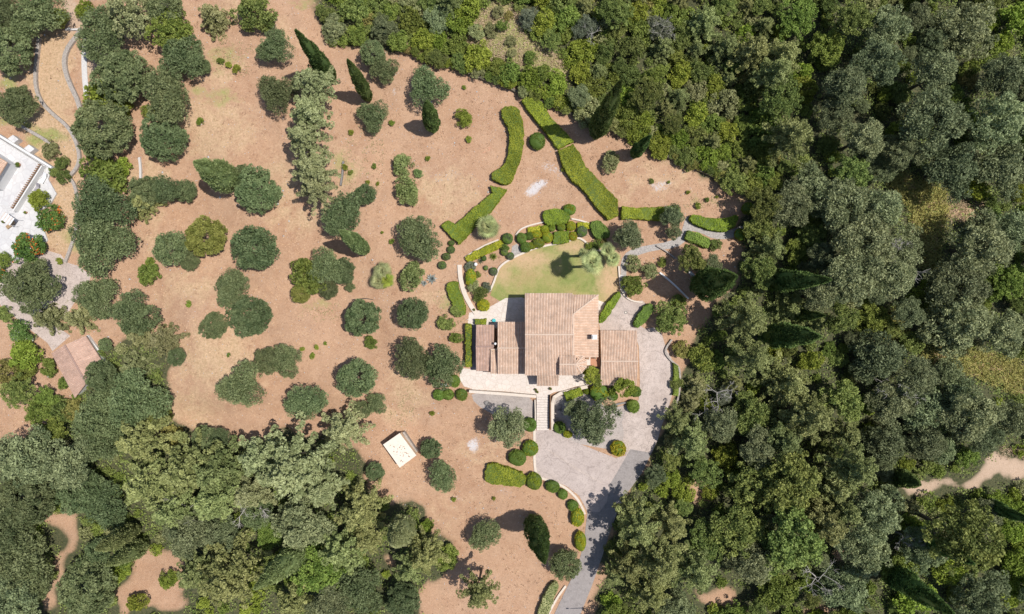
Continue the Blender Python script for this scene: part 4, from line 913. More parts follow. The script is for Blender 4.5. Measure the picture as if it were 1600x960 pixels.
# ---- hand-placed trees of the slopes
for a in [
 ('O', 428, 75, 28, "grey-green olive tree left of the longest slim cypress, upper one"), ('O', 433, 144, 31, "dark olive tree left of the conifer column, directly below another olive"),
 ('D', 405, 18, 30, "dense dark green tree at the top edge above the left orchard"), ('A', 332, 27, 30, "fuzzy straw-green rounded tree at the top edge"),
 ('O', 585, 84, 24, "olive tree behind another at the scrub edge, upper of the overlapping pair"), ('O', 599, 108, 22, "olive tree at the scrub edge, lower of the overlapping pair"),
 ('O', 668, 134, 31, "lone round olive tree above the short stout cypress"), ('O', 583, 184, 25, "olive tree right of the lower slim cypress"),
 ('L', 725, 184, 13, "lone bright lime bush on bare earth left of the curved hedge"), ('E', 628, 260, 16, "fresh green leafy bush, upper of two on open earth"), ('E', 638, 300, 21, "fresh green leafy bush, lower and larger of two on open earth"),
 ('E', 652, 272, 7, "tiny weedy bush between two fresh green bushes"), ('O', 539, 335, 35, "large olive tree just above the leaning pale cypress"), ('O', 570, 303, 20, "small olive tree attached upper right of a large olive"),
 ('O', 657, 377, 37, "big round olive tree left of the zigzag hedge end"), ('O', 400, 393, 43, "large upright oval dark tree in the left orchard"), ('K', 320, 371, 35, "large yellowish-green round tree in the left orchard"),
 ('O', 266, 388, 32, "olive tree touching the yellowish-green round tree on its left"), ('O', 297, 408, 16, "small olive crown below left of the yellowish-green round tree"), ('M', 236, 430, 17, "fresh green upright bush below left of the paired orchard trees"),
 ('O', 363, 453, 30, "olive tree below the upright oval dark tree, upper of a pair"), ('O', 393, 495, 37, "olive tree below the upright oval dark tree, lower of a pair"), ('O', 335, 508, 23, "small greyish olive tree left of the lower orchard pair", .6),
 ('O', 375, 603, 36, "star-shaped olive tree at the left of the bare orchard"), ('O', 420, 563, 24, "irregular olive tree above the orchard centre, left lobe"), ('O', 447, 563, 26, "irregular olive tree above the orchard centre, right lobe"),
 ('O', 483, 628, 33, "rounded olive tree above the shadowed pines"), ('O', 556, 588, 36, "round dark olive tree in the middle of the bare orchard"), ('O', 588, 630, 17, "small ragged olive below right of the round dark olive"), ('O', 568, 640, 15, "small low olive touching a ragged small olive"),
 ('O', 564, 498, 32, "round olive tree under the dead branch"), ('O', 648, 492, 30, "olive tree left of the terrace walk, above the paired olives"), ('O', 645, 558, 32, "left olive tree of the joined pair left of terrace"), ('O', 691, 572, 33, "right olive tree of the joined pair left of terrace"),
 ('M', 476, 435, 27, "bright green bushy crown at left of the mixed clump"), ('K', 470, 462, 18, "lime-toned crown at bottom left of the mixed clump"), ('O', 512, 420, 30, "dark olive crown at top of the mixed clump"), ('O', 536, 425, 22, "dark olive crown at right of the mixed clump"), ('O', 515, 455, 18, "grey-green olive crown at bottom of the mixed clump"), ('O', 547, 449, 8, "tiny olive shrub right of the mixed clump"),
 ('E', 643, 430, 21, "soft green bush beside the grey agave"), ('G', 792, 667, 32, "olive tree between gravel bed and round clipped shrubs"), ('G', 928, 662, 38, "big silvery olive tree in the gravel right of the steps"), ('G', 898, 640, 17, "small silvery olive crown at upper left of the big one by the steps"),
 ('O', 673, 702, 18, "small olive tree right of the flat cream shed"), ('O', 692, 741, 25, "round olive tree below right of the flat cream shed"), ('O', 587, 737, 16, "small round olive tree below left of the flat cream shed"), ('O', 756, 835, 26, "round olive tree left of the stout cypress shadow"),
 ('O', 883, 878, 29, "olive tree between the stout cypress and the lane"), ('G', 985, 368, 27, "silvery olive tree left of the crazy-paved path"), ('G', 1050, 338, 21, "olive crown overlapping right end of the straight hedge"), ('G', 1053, 361, 14, "small olive crown below the straight hedge"),
 ('B', 1080, 402, 24, "brownish green tree below the slanting clipped hedge"), ('G', 1112, 414, 20, "silvery bush above the broad dark cypress"), ('M', 986, 449, 17, "leafy green bush beside the row of pale rocks"), ('W', 953, 252, 16, "lone pale yellow-green bush right of the slanting long hedge"),
 ('M', 577, 536, 10, "small bright green bush touching the bottom of a round olive"), ('D', 697, 506, 12, "small green bush left of the terrace walk"), ('M', 712, 529, 10, "small green bush left of the long narrow hedge"), ('D', 713, 487, 9, "small weedy bush left of the terrace corner"),
 ('P', 748, 928, 30, "clumpy pale pine at bottom with a spiky shadow to its left", 1.5), ('M', 700, 872, 18, "dark green crown at right end of the lower left wood"),
 ('O', 160, 205, 50, "very large olive tree right of the curving terrace walls"), ('O', 258, 216, 37, "olive tree in the upper left orchard, lowest of a column"), ('O', 265, 152, 40, "olive tree in the upper left orchard, middle of a column"), ('O', 320, 105, 14, "small olive crown at right end of the upper left trees"),
 ('O', 195, 118, 45, "large olive tree right of the pale stone strip"), ('O', 285, 92, 38, "large olive tree at right of the upper left trees"), ('O', 165, 55, 42, "large olive tree right of the terrace strip head"), ('Q', 195, 18, 38, "pale clumpy conifer at the top left edge"), ('O', 255, 12, 36, "dark olive tree at the top edge beside the pale conifer"),
 ('N', 270, 50, 36, "fresh green spreading tree among the upper left olives"), ('L', 168, 152, 30, "yellow-green bush above the very large olive"), ('L', 190, 165, 18, "yellow-green bush at right above the very large olive"), ('O', 26, 165, 33, "olive tree on the terrace strip above the white terrace"), ('O', 18, 82, 38, "large olive tree at the left edge near the top"), ('O', 58, 22, 42, "large olive tree in the top left corner"), ('O', 12, 20, 30, "olive tree at the very top left corner"),
 ('L', 94, 28, 16, "yellow-green bush beside the narrow earth strip at top left"), ('L', 132, 18, 16, "yellow-green bush right of the narrow earth strip at top left"), ('V', 15, 48, 16, "pale flowering bush between two top left olives"), ('M', 232, 178, 12, "fresh green bush wedged between two upper left olives"),
 ('O', 160, 320, 46, "very large olive crown below the pale straggly bush, upper left"), ('O', 165, 382, 48, "very large olive crown above the neighbour's drive"), ('O', 228, 300, 28, "olive crown at left of a horizontal row"), ('O', 262, 298, 26, "olive crown in the middle of a horizontal row"), ('O', 293, 300, 21, "olive crown at right of a horizontal row"),
 ('P', 222, 318, 24, "clumpy olive-brown crown below the horizontal olive row", .7), ('M', 165, 272, 32, "straggly pale green bush above the very large olive crown"), ('L', 190, 262, 16, "yellowish bush above the horizontal olive row"), ('O', 405, 298, 37, "round olive tree between leaning conifer and conifer column"), ('O', 380, 275, 20, "olive crown above left of the round olive"),
 ('O', 50, 448, 43, "large olive tree below the flowering bushes"), ('O', 155, 462, 33, "olive tree right of the neighbour's drive"), ('O', 210, 490, 36, "olive tree right of the clumpy broad conifer"), ('A', 255, 532, 33, "pale rounded tree at the left rim of the bare orchard"), ('A', 210, 575, 28, "pale round crown amid dark olives right of the outbuilding"), ('A', 215, 525, 22, "pale crown above the round pale one"),
 ('O', 275, 558, 17, "small green crown at the bottom right of the pale rounded tree"), ('O', 160, 590, 30, "olive crown overlapping the tiled outbuilding"), ('O', 165, 540, 13, "small green bush right of the white wall"),
 ('A', 78, 498, 32, "clumpy olive-green broad conifer by the drive, left part", .8), ('A', 125, 498, 30, "clumpy olive-green broad conifer by the drive, right part", .8), ('L', 234, 410, 8, "tiny yellowish bush left of the paired orchard trees"),
 ('V', 32, 520, 19, "green bush with white flowers below the drive's edge"), ('L', 40, 552, 25, "lime bush left of the tiled outbuilding"), ('M', 43, 578, 17, "fresh green bush below the lime bush by the outbuilding"), ('M', 78, 575, 13, "small round green bush touching the tiled outbuilding"), ('M', 103, 600, 10, "narrow green bush at lower left of the outbuilding"), ('D', 8, 492, 12, "dark bush at the left edge below the drive"),
 ('Y', 12, 585, 20, "yellowish tree at the left edge, middle height"), ('B', 28, 612, 24, "dark green tree at left edge above the bare strip"), ('N', 60, 640, 24, "olive-green crown right of the bare strip at left edge"), ('Y', 118, 638, 18, "bright yellow bush below the tiled outbuilding"), ('D', 95, 640, 22, "dark crown left of the bright yellow bush"), ('N', 75, 622, 18, "fresh green crown below the outbuilding's left side"),
 ('F', 83, 344, 21, "round bush full of orange-red flowers right of white terrace"), ('F', 45, 382, 24, "round bush full of orange flowers over the white terrace steps"), ('D', 97, 256, 11, "dark green upright shrub above the terrace path corner, upper lobe"), ('D', 99, 276, 10, "dark green upright shrub above the terrace path corner, lower lobe"), ('L', 60, 312, 17, "round lime shrub on the lower white terrace"), ('W', 82, 237, 13, "pale grey-green shrub above the dark upright shrubs"),
 ('M', 6, 405, 13, "light green shrub at the left edge below the terrace"), ('F', 2, 430, 12, "small flowering bush at the left edge beside a large olive"), ('L', 93, 408, 5, "tiny lime plant at the end of the thin wall"), ('D', 85, 268, 8, "small weedy shrub beside the terracotta bed"),
 ('G', 40, 712, 50, None), ('G', 105, 722, 45, None), ('O', 150, 690, 38, None), ('O', 215, 620, 46, None), ('O', 160, 650, 42, None), ('N', 245, 650, 24, None), ('Y', 272, 680, 16, None), ('P', 215, 690, 42, None), ('O', 130, 768, 42, None), ('O', 45, 780, 48, None), ('O', 40, 880, 50, None), ('O', 20, 830, 40, None),
 ('L', 49, 820, 14, "bright yellow-green bush left of the dirt path, lower left"), ('G', 20, 940, 40, None), ('O', 52, 915, 28, None), ('O', 170, 790, 38, None), ('O', 140, 920, 48, None), ('O', 152, 862, 24, None), ('P', 230, 760, 50, None), ('P', 290, 735, 50, None), ('P', 335, 780, 48, None), ('P', 270, 800, 40, None), ('P', 335, 740, 44, None),
 ('G', 290, 835, 45, None), ('G', 345, 830, 30, None), ('O', 320, 685, 22, None), ('O', 345, 690, 20, None), ('Q', 455, 735, 62, "very large pale mint conifer in the lower left wood", 1.2), ('Q', 405, 715, 42, None, 1.1), ('Q', 500, 765, 36, None, 1.1), ('Q', 535, 672, 38, "pale mint conifer below the small ragged olives"), ('Q', 390, 770, 36, None),
 ('P', 350, 905, 52, None), ('P', 300, 900, 32, None), ('G', 470, 820, 46, None), ('P', 560, 800, 42, None), ('P', 530, 860, 44, None), ('P', 570, 845, 28, None), ('O', 560, 920, 40, None), ('N', 500, 890, 40, None), ('P', 665, 868, 34, None), ('P', 640, 890, 28, None), ('O', 630, 935, 30, None), ('P', 455, 945, 32, None), ('G', 515, 945, 36, None), ('O', 400, 800, 30, None), ('N', 420, 840, 25, None),
 ('L', 265, 905, 14, "yellowish bush on the bottom left bare patch"), ('L', 215, 942, 16, "bright yellow bush at the bottom edge, lower left"), ('D', 258, 912, 8, None), ('L', 190, 895, 14, None), ('M', 200, 875, 14, None),
 # top scrub accents
 ('P', 1035, 75, 26, None, .6), ('P', 1100, 35, 34, None, .7), ('P', 1135, 75, 30, None, .7), ('g', 915, 40, 20, None), ('g', 1030, 45, 22, None), ('B', 960, 20, 28, None), ('L', 850, 40, 20, None), ('L', 905, 115, 18, None), ('G', 905, 150, 18, None), ('L', 825, 125, 18, None), ('L', 870, 130, 18, None), ('M', 845, 115, 16, None), ('G', 685, 30, 24, None, .5), ('G', 520, 45, 20, None, .6), ('G', 600, 45, 24, None, .5),
 ('P', 1180, 80, 36, None), ('P', 1215, 110, 32, None), ('B', 1010, 150, 26, None), ('N', 1020, 120, 20, None),
 # right side
 ('Z', 1048, 500, 27, "bright green leafy tree at the right edge of the drive"), ('Y', 1066, 548, 14, "yellow shrub inside the curve of the drive wall"), ('M', 1095, 560, 22, None), ('M', 1120, 565, 16, None), ('A', 1090, 605, 22, None), ('D', 1057, 600, 9, None), ('g', 1130, 620, 16, "grey bare twiggy bush in the wood right of the drive"), ('A', 1080, 630, 20, None), ('P', 1170, 500, 40, None), ('P', 1180, 560, 34, None), ('P', 1150, 600, 14, None),
 ('P', 1060, 660, 24, None), ('P', 1082, 690, 34, None), ('G', 1130, 665, 32, None), ('B', 1175, 640, 36, None), ('L', 1130, 708, 20, "bright round lime bush in the wood right of the parking court"), ('G', 1185, 700, 32, None),
 ('P', 985, 795, 24, None, 1.2), ('P', 1000, 830, 38, None, 1.3), ('P', 1035, 880, 42, None, 1.3), ('P', 1050, 825, 32, None, 1.2), ('P', 960, 900, 22, None, 1.2), ('P', 985, 885, 30, None, 1.2), ('P', 1020, 930, 32, None), ('P', 1090, 895, 40, None, 1.1), ('B', 1100, 845, 30, None), ('B', 1150, 825, 40, None), ('G', 1170, 880, 42, None), ('L', 1050, 750, 16, None), ('L', 1110, 770, 12, None), ('B', 1180, 750, 42, None), ('G', 1060, 950, 28, None), ('G', 1025, 745, 18, None),
 ('M', 1060, 470, 12, None), ('W', 990, 412, 12, "pale yellow bush beside the lawn's right wall, upper left"), ('W', 1016, 422, 13, "pale straw bush below the crazy-paved path"), ('M', 1035, 410, 7, "tiny green plant below the crazy-paved path"),
 ('D', 1117, 382, 10, "small dark bush at right end of the slanting clipped hedge"),
 ('G', 1385, 45, 38, None), ('G', 1372, 98, 40, None), ('G', 1325, 130, 38, None), ('G', 1305, 178, 34, None), ('G', 1510, 48, 46, None), ('G', 1458, 65, 26, None), ('G', 1465, 115, 40, None), ('G', 1455, 188, 52, None), ('G', 1570, 120, 40, None), ('G', 1565, 192, 45, None), ('L', 1590, 28, 26, None), ('Y', 1512, 128, 14, None), ('P', 1222, 88, 38, None), ('N', 1245, 30, 32, None), ('B', 1330, 30, 30, None), ('L', 1380, 150, 12, None), ('B', 1215, 155, 34, None), ('L', 1258, 140, 18, None), ('P', 1240, 212, 42, None), ('G', 1355, 215, 36, None), ('G', 1410, 235, 30, None),
 ('G', 1275, 300, 42, None), ('B', 1328, 268, 30, None), ('G', 1378, 262, 26, None), ('G', 1488, 262, 46, None), ('G', 1565, 262, 46, None), ('G', 1322, 322, 44, None), ('G', 1378, 332, 42, None), ('G', 1350, 378, 48, None), ('G', 1408, 395, 38, None), ('G', 1330, 430, 46, None), ('G', 1398, 432, 42, None), ('G', 1232, 320, 36, None), ('B', 1200, 320, 30, None),
 ('G', 1538, 388, 54, None), ('G', 1580, 362, 38, None), ('G', 1492, 447, 48, None), ('N', 1575, 442, 30, None), ('P', 1205, 388, 30, None), ('N', 1245, 392, 22, None), ('B', 1268, 372, 22, None), ('G', 1290, 402, 26, None), ('G', 1285, 462, 34, None), ('B', 1190, 360, 28, None), ('B', 1185, 420, 30, None),
 ('P', 1232, 482, 32, None, .6), ('P', 1275, 500, 28, None, .6), ('B', 1312, 500, 26, None), ('N', 1362, 500, 26, None, .6), ('G', 1498, 505, 54, None), ('G', 1570, 520, 42, None), ('G', 1372, 562, 48, None), ('G', 1428, 590, 34, None), ('G', 1478, 582, 28, None), ('L', 1265, 565, 18, None), ('L', 1210, 552, 14, None), ('P', 1230, 600, 42, None), ('B', 1310, 622, 36, None), ('P', 1268, 652, 44, None), ('P', 1222, 688, 42, None),
 ('G', 1392, 630, 38, None), ('G', 1440, 642, 44, None), ('G', 1385, 692, 40, None), ('G', 1450, 690, 38, None), ('G', 1520, 650, 46, None), ('G', 1535, 682, 28, None), ('G', 1585, 660, 34, None), ('G', 1500, 620, 34, None),
 ('B', 1240, 750, 48, None), ('P', 1300, 762, 48, None), ('P', 1340, 735, 40, None), ('B', 1240, 830, 48, None), ('P', 1290, 820, 44, None), ('B', 1210, 870, 42, None), ('P', 1322, 800, 34, None), ('N', 1220, 925, 38, None), ('G', 1372, 805, 44, None), ('G', 1350, 862, 42, None), ('G', 1320, 920, 42, None), ('G', 1378, 730, 24, None), ('G', 1475, 706, 24, None),
 ('L', 1478, 792, 16, None), ('L', 1560, 784, 20, None), ('L', 1592, 795, 18, None), ('G', 1540, 805, 26, None), ('B', 1505, 838, 54, "very dense dark broadleaf tree below the dirt track", 1.5), ('G', 1440, 862, 34, None), ('N', 1405, 890, 28, None), ('L', 1430, 935, 28, None), ('L', 1485, 890, 24, None), ('G', 1535, 930, 46, None), ('L', 1588, 880, 28, None), ('L', 1575, 930, 24, None),
]:
    sp, x, y, r, lab = a[:5]; hf = a[5] if len(a) > 5 else (1.0 if x < 1150 else random.uniform(.75, 1.35))
    tree(sp, x, y, r, lab, hf)
# conifer column
for x, y, r, lab in ((488, 128, 34, "topmost clump of the light green conifer column"), (480, 175, 36, "second clump from top of the light green conifer column"), (474, 215, 34, "third clump from top of the light green conifer column"), (486, 262, 36, "fourth clump from top of the light green conifer column"), (492, 295, 30, "lowest clump of the light green conifer column")):
    tree('Q', x, y, r, lab, 1.25)
# ---- automatic fill of the wooded zones
JOIN = []
def fill(poly, species, weights, r0, r1, ntry, ov, seed, hf=1.0, avoid=(), join=False):
    r_ = RS(seed); xs_ = [p[0] for p in poly]; ys_ = [p[1] for p in poly]
    for _ in range(ntry):
        x = r_.uniform(max(min(xs_), -50), min(max(xs_), 1650)); y = r_.uniform(max(min(ys_), -40), min(max(ys_), 1000)); r = r_.uniform(r0, r1)
        if not pip([x], [y], poly)[0]: continue
        if any(pip([x], [y], q)[0] for q in avoid): continue
        if any(math.hypot(x - t[1], y - t[2]) < ov * (r + t[3]) for t in TREES): continue
        if join: JOIN.append((r_.choice(list(species), p=weights), x, y, r)); TREES.append(('j', x, y, r)); continue
        tree(r_.choice(list(species), p=weights), x, y, r, None, hf * r_.uniform(.7, 1.25))
AV = [STRAW_TOP, [(1385, 745), (1440, 728), (1500, 726), (1535, 700), (1565, 690), (1660, 690), (1660, 772), (1550, 780), (1450, 792), (1400, 794)],
      [(1385, 285), (1410, 262), (1540, 300), (1540, 350), (1475, 420), (1430, 418)], [(1430, 540), (1500, 534), (1660, 575), (1660, 645), (1560, 612), (1450, 575)],
      [(45, 785), (145, 775), (145, 850), (120, 975), (50, 980), (75, 890)], [(195, 835), (315, 835), (315, 975), (160, 975)], [(655, 885), (720, 880), (720, 1000), (640, 1000)], [(580, 855), (630, 855), (630, 900), (590, 895)],
      [(1180, 428), (1300, 428), (1300, 448), (1180, 448)], [(1180, 512), (1290, 512), (1290, 538), (1180, 538)], [(1370, 860), (1500, 940), (1500, 1000), (1360, 920)], [(905, 870), (935, 870), (935, 1000), (860, 1000)], [(1085, 905), (1165, 915), (1170, 955), (1090, 950)]]
fill(Z_RIGHT, 'GBPN', [.34, .33, .2, .13], 24, 34, 1500, .82, 21, .9, AV)
fill(Z_RIGHT, 'BLMGD', [.2, .25, .25, .1, .2], 11, 18, 1500, .72, 22, 1.0, AV)
fill(Z_TOP, 'LMDWBPg', [.18, .26, .22, .07, .18, .07, .02], 14, 24, 1600, .62, 23, .8, AV)
fill(Z_TOP, 'LMDWY', [.25, .3, .27, .12, .06], 8, 12, 3000, .64, 24, 1.0, AV, True)
AT = [STRAW_TOP, [(1390, 758), (1420, 742), (1500, 742), (1535, 712), (1660, 700), (1660, 754), (1560, 762), (1500, 774), (1415, 788)]] + AV[2:4] + [[(60, 800), (128, 790), (130, 850), (105, 965), (60, 965), (85, 890)], [(215, 865), (293, 852), (300, 960), (180, 960)]] + AV[6:]
fill([(1400, 775), (1660, 755), (1660, 875), (1560, 850), (1450, 800), (1410, 800)], 'LMDW', [.35, .35, .2, .1], 9, 17, 500, .66, 28, 1.0, AT, True)
fill(Z_RIGHT, 'DMLW', [.35, .3, .15, .2], 8, 13, 2600, .72, 29, 1.0, AT, True)
fill(Z_BL, 'DMLW', [.35, .35, .2, .1], 7, 12, 900, .72, 30, 1.0, AT, True)
fill(Z_BL, 'OPNG', [.4, .3, .15, .15], 22, 32, 700, .7, 25, 1.0, AV)
fill(Z_BL, 'MLDO', [.35, .2, .3, .15], 10, 16, 700, .75, 26, 1.0, AV)
fill(STRAW_TOP, 'WYM', [.45, .15, .4], 6, 12, 160, .95, 27)
# bushes straddling the boundary wall
BW = [(640, 78), (682, 92), (715, 103), (745, 113), (775, 124), (800, 132), (817, 144), (850, 153), (885, 168), (905, 178), (960, 200), (998, 215), (1035, 233), (1070, 250), (1110, 265), (1150, 287), (1180, 304)]
r_ = RS(31)
for a, b in zip(BW, BW[1:]):
    n = max(1, int(math.hypot(b[0] - a[0], b[1] - a[1]) / 11))
    for k in range(n):
        x = a[0] + (b[0] - a[0]) * k / n + r_.normal(0, 2); y = a[1] + (b[1] - a[1]) * k / n + 1 + r_.normal(0, 2)
        tree(r_.choice(list('MDLWY'), p=[.3, .3, .2, .1, .1]), x, y, r_.uniform(7, 11), None, 1.3)
# the small bushes beyond those that can be told apart: one joined mesh
def joined_bushes():
    lite = []
    for k in range(4):
        me = crown_mesh("lite", 900 + k, 1.7, 1.25, 46, .45, 17, .36, .22, None, amp=.35, low=-.2, inner=.3)
        v = np.empty(len(me.vertices) * 3, np.float32); me.vertices.foreach_get("co", v); t_ = np.empty(len(me.polygons), np.float32); me.attributes["tone"].data.foreach_get("value", t_); lite.append((v.reshape(-1, 3), t_)); bpy.data.meshes.remove(me)
    keys = ['L', 'M', 'D', 'W', 'Y']; VV, TT, MI = [], [], []
    for i_, (sp, x, y, r) in enumerate(JOIN):
        v, t_ = lite[i_ % 4]; q = gp(x, y, .5); a = i_ * 2.4; c_, s2 = math.cos(a), math.sin(a); k = r * S / 1.7
        VV.append(np.stack([q.x + k * (v[:, 0] * c_ - v[:, 1] * s2), q.y + k * (v[:, 0] * s2 + v[:, 1] * c_), q.z - .2 + k * v[:, 2] * 1.0 + k * .5], 1)); TT.append(np.clip(t_ + ((i_ * 37) % 11 - 5) * .04, 0, 1)); MI.append(np.full(len(t_), keys.index(sp)))
    V_ = np.concatenate(VV); me = mesh_np("small_bushes", V_, np.arange(len(V_)).reshape(-1, 4), None, np.concatenate(TT))
    for k in keys: me.materials.append(M[SP[k][2]])
    me.polygons.foreach_set("material_index", np.concatenate(MI).astype(np.int32)); o = add("small_bushes", me); o['kind'] = 'stuff'; o['label'] = "small bushes filling the gaps of scrub and woods"
joined_bushes()
# small weeds that can be told apart on the bare ground
WEEDS = [(357, 555, 4), (472, 546, 5), (495, 543, 5), (488, 556, 6), (508, 537, 4), (675, 647, 5), (709, 781, 5), (772, 779, 4), (612, 378, 5), (597, 363, 3), (622, 355, 3), (538, 262, 6), (345, 95, 7), (357, 102, 6), (369, 108, 8), (312, 190, 7), (549, 207, 6), (612, 193, 6), (732, 218, 6), (725, 137, 4), (585, 505, 4), (295, 475, 6), (1018, 283, 5), (1105, 312, 5), (1090, 322, 6), (880, 264, 5), (668, 247, 5), (747, 430, 7), (556, 745, 4), (715, 745, 0), (1045, 285, 3), (1075, 300, 4), (1120, 308, 3), (590, 287, 4), (575, 285, 5), (585, 260, 5), (548, 270, 5)]
for x, y, r in WEEDS:
    if r: tree(random.choice('MLL'), x, y, r * .8)

# ---- cypresses
def cypress(bx, by, h, R, meshes, k, mat, label, wide=False, bare=0.0, tip=None):
    p = gp(bx, by); t = thing("cypress_tree", label, "cypress", p); t['group'] = "cypresses"
    nr = 2.2 if wide else 1.3
    if tip: t.rotation_mode = 'QUATERNION'; t.rotation_quaternion = Vector((0, 0, 1)).rotation_difference((ap(tip[0], tip[1], p.z + h) - p).normalized())
    add("crown", meshes[k], t, (0, 0, bare), (0, 0, random.uniform(0, 6)), (R / nr, R / nr, (h - bare) / 20), M[mat]); add("trunk", CYTR, t, (0, 0, 0), (0, 0, 0), (1, 1, (h * .5) / 6))
    TREES.append(('C', bx, by, 6)); return t
cypress(518, 124, 19.5, 1.35, CYP, 0, 'cypress', "longest slim cypress, upper left, its tip pointing up left", tip=(462, 47))
cypress(577, 157, 16.5, 1.05, CYP, 1, 'cypress', "thin cypress at the scrub edge with its shadow on bare earth", tip=(543, 93))
cypress(677, 203, 13.5, 1.25, CYP, 1, 'cypress', "short stout cypress below the lone round olive", tip=(667, 158))
cypress(573, 392, 17.5, 1.25, CYP, 1, 'lightcypress', "pale green stout cypress leaning left above the mixed clump", tip=(531, 361))
cypress(930, 210, 25, 1.5, CYP, 0, 'cypress', "tall double-shadowed cypress rising over the boundary wall", tip=(971, 126))
cypress(937, 200, 23, 1.1, CYP, 0, 'cypress', "slimmer cypress close behind the tall one at the boundary wall", tip=(955, 143))
cypress(990, 242, 13.5, .95, CYP, 0, 'cypress', "small dark cypress at the boundary wall, right of the tallest one", tip=(1017, 212))
cypress(1090, 450, 21, 2.3, CYW, 0, 'cypress', "broad dark cypress lying to the right over bare earth", True, tip=(1150, 432))
cypress(833, 812, 20, 1.8, CYW, 1, 'cypress', "stout dark cypress at the bottom with a round shadow to its left", True, tip=(851, 880))
cypress(214, 826, 16, 1.5, CYP, 1, 'lightcypress', "pale slanting cypress in lower left wood, upper of the pair", tip=(149, 860))
cypress(226, 850, 15, 1.5, CYP, 0, 'lightcypress', "pale slanting cypress in lower left wood, lower of the pair", tip=(165, 884))
cypress(478, 854, 20, 1.9, CYP, 0, 'lightcypress', "long pale cypress slanting down left at the bottom", tip=(398, 920))
cypress(642, 800, 17, 2.0, CYW, 1, 'palepine', "bluish-green round-headed cypress on a bare trunk below the shed", True, 6.5)
cypress(368, 286, 17, 2.2, CYW, 0, 'lightcypress', "yellowish cypress with its tip pointing left beside a round olive", True, tip=(304, 253))
cypress(1196, 440, 20, 1.6, CYP, 0, 'cypress', "upper black cypress in the wood pointing right", tip=(1298, 437))
cypress(1190, 524, 19, 1.8, CYP, 1, 'cypress', "lower black cypress in the wood pointing right", tip=(1282, 526))
cypress(1240, 492, 12, .9, CYP, 0, 'cypress', "small dark cypress between the two black ones in the wood")
cypress(1385, 890, 24, 1.8, CYP, 0, 'cypress', "long dark cypress in the lower right corner", tip=(1492, 962))
cypress(1400, 744, 14, 1.4, CYP, 0, 'cypress', "small dark cypress beside the dirt track at far right", tip=(1440, 758))
cypress(1530, 782, 13, 1.1, CYP, 0, 'cypress', "dark cypress below the track near the right edge")
cypress(1420, 825, 17, 1.4, CYP, 1, 'cypress', "dark cypress left of the dense tree below the track")

# ---- leafless grey trees
def bare_mesh(seed, h):
    r = RS(seed); mb = MB()
    def br(p, d, l, rad, lev):
        e = p + d * l; mid = (p + e) / 2 + Vector(r.normal(0, .06 * l, 3)); mb.tube([p, mid, e], [rad, rad * .8, rad * .6], 5)
        if lev == 0: return
        for _ in range(3 if lev > 1 else 4):
            nd = (d + Vector(r.normal(0, .65, 3)) + Vector((0, 0, .1))).normalized(); br(e, nd, l * r.uniform(.55, .8), rad * .58, lev - 1)
    br(Vector((0, 0, -.3)), Vector((0, 0, 1)), h * .35, .16, 4); return mb.mesh("branches", M['palebark'])
M['palebark'] = stone_mat("pale_bark", (.30, .28, .25), (.46, .43, .40), 6)
BM_ = [bare_mesh(5, 8.0), bare_mesh(6, 8.0)]
for k, (x, y, hh, lab) in enumerate(((1130, 618, 9, "leafless grey tree in the wood right of the parking court"), (1112, 642, 7, "smaller leafless grey tree just below left of another bare tree"), (1435, 852, 10, "leafless grey tree left of the dense tree below the dirt track"), (1388, 418, 12, "bare pale branches poking from olive crowns left of the yellow scrub"),
    (1418, 606, 12, "bare pale branches poking from olive crowns below the ochre clump"), (300, 808, 11, "bare grey branches in the lower left wood right of the slanting cypresses"), (378, 796, 12, "bare grey branches beside the very large pale mint conifer"), (1030, 42, 6, "leafless grey tree in the top scrub"), (925, 50, 6, "leafless grey shrub in the top scrub, right of the straw clearing"), (1290, 915, 9, "leafless tree near the bottom edge in the right wood"))):
    p = gp(x, y, hh * .7); g0 = float(T(p.x, p.y)); t = thing("bare_tree", lab, "bare tree", (p.x, p.y, g0), k * 1.3); t['group'] = "leafless grey trees"
    add("branches", BM_[k % 2], t, (0, 0, 0), (0, 0, 0), (hh / 8,) * 3)

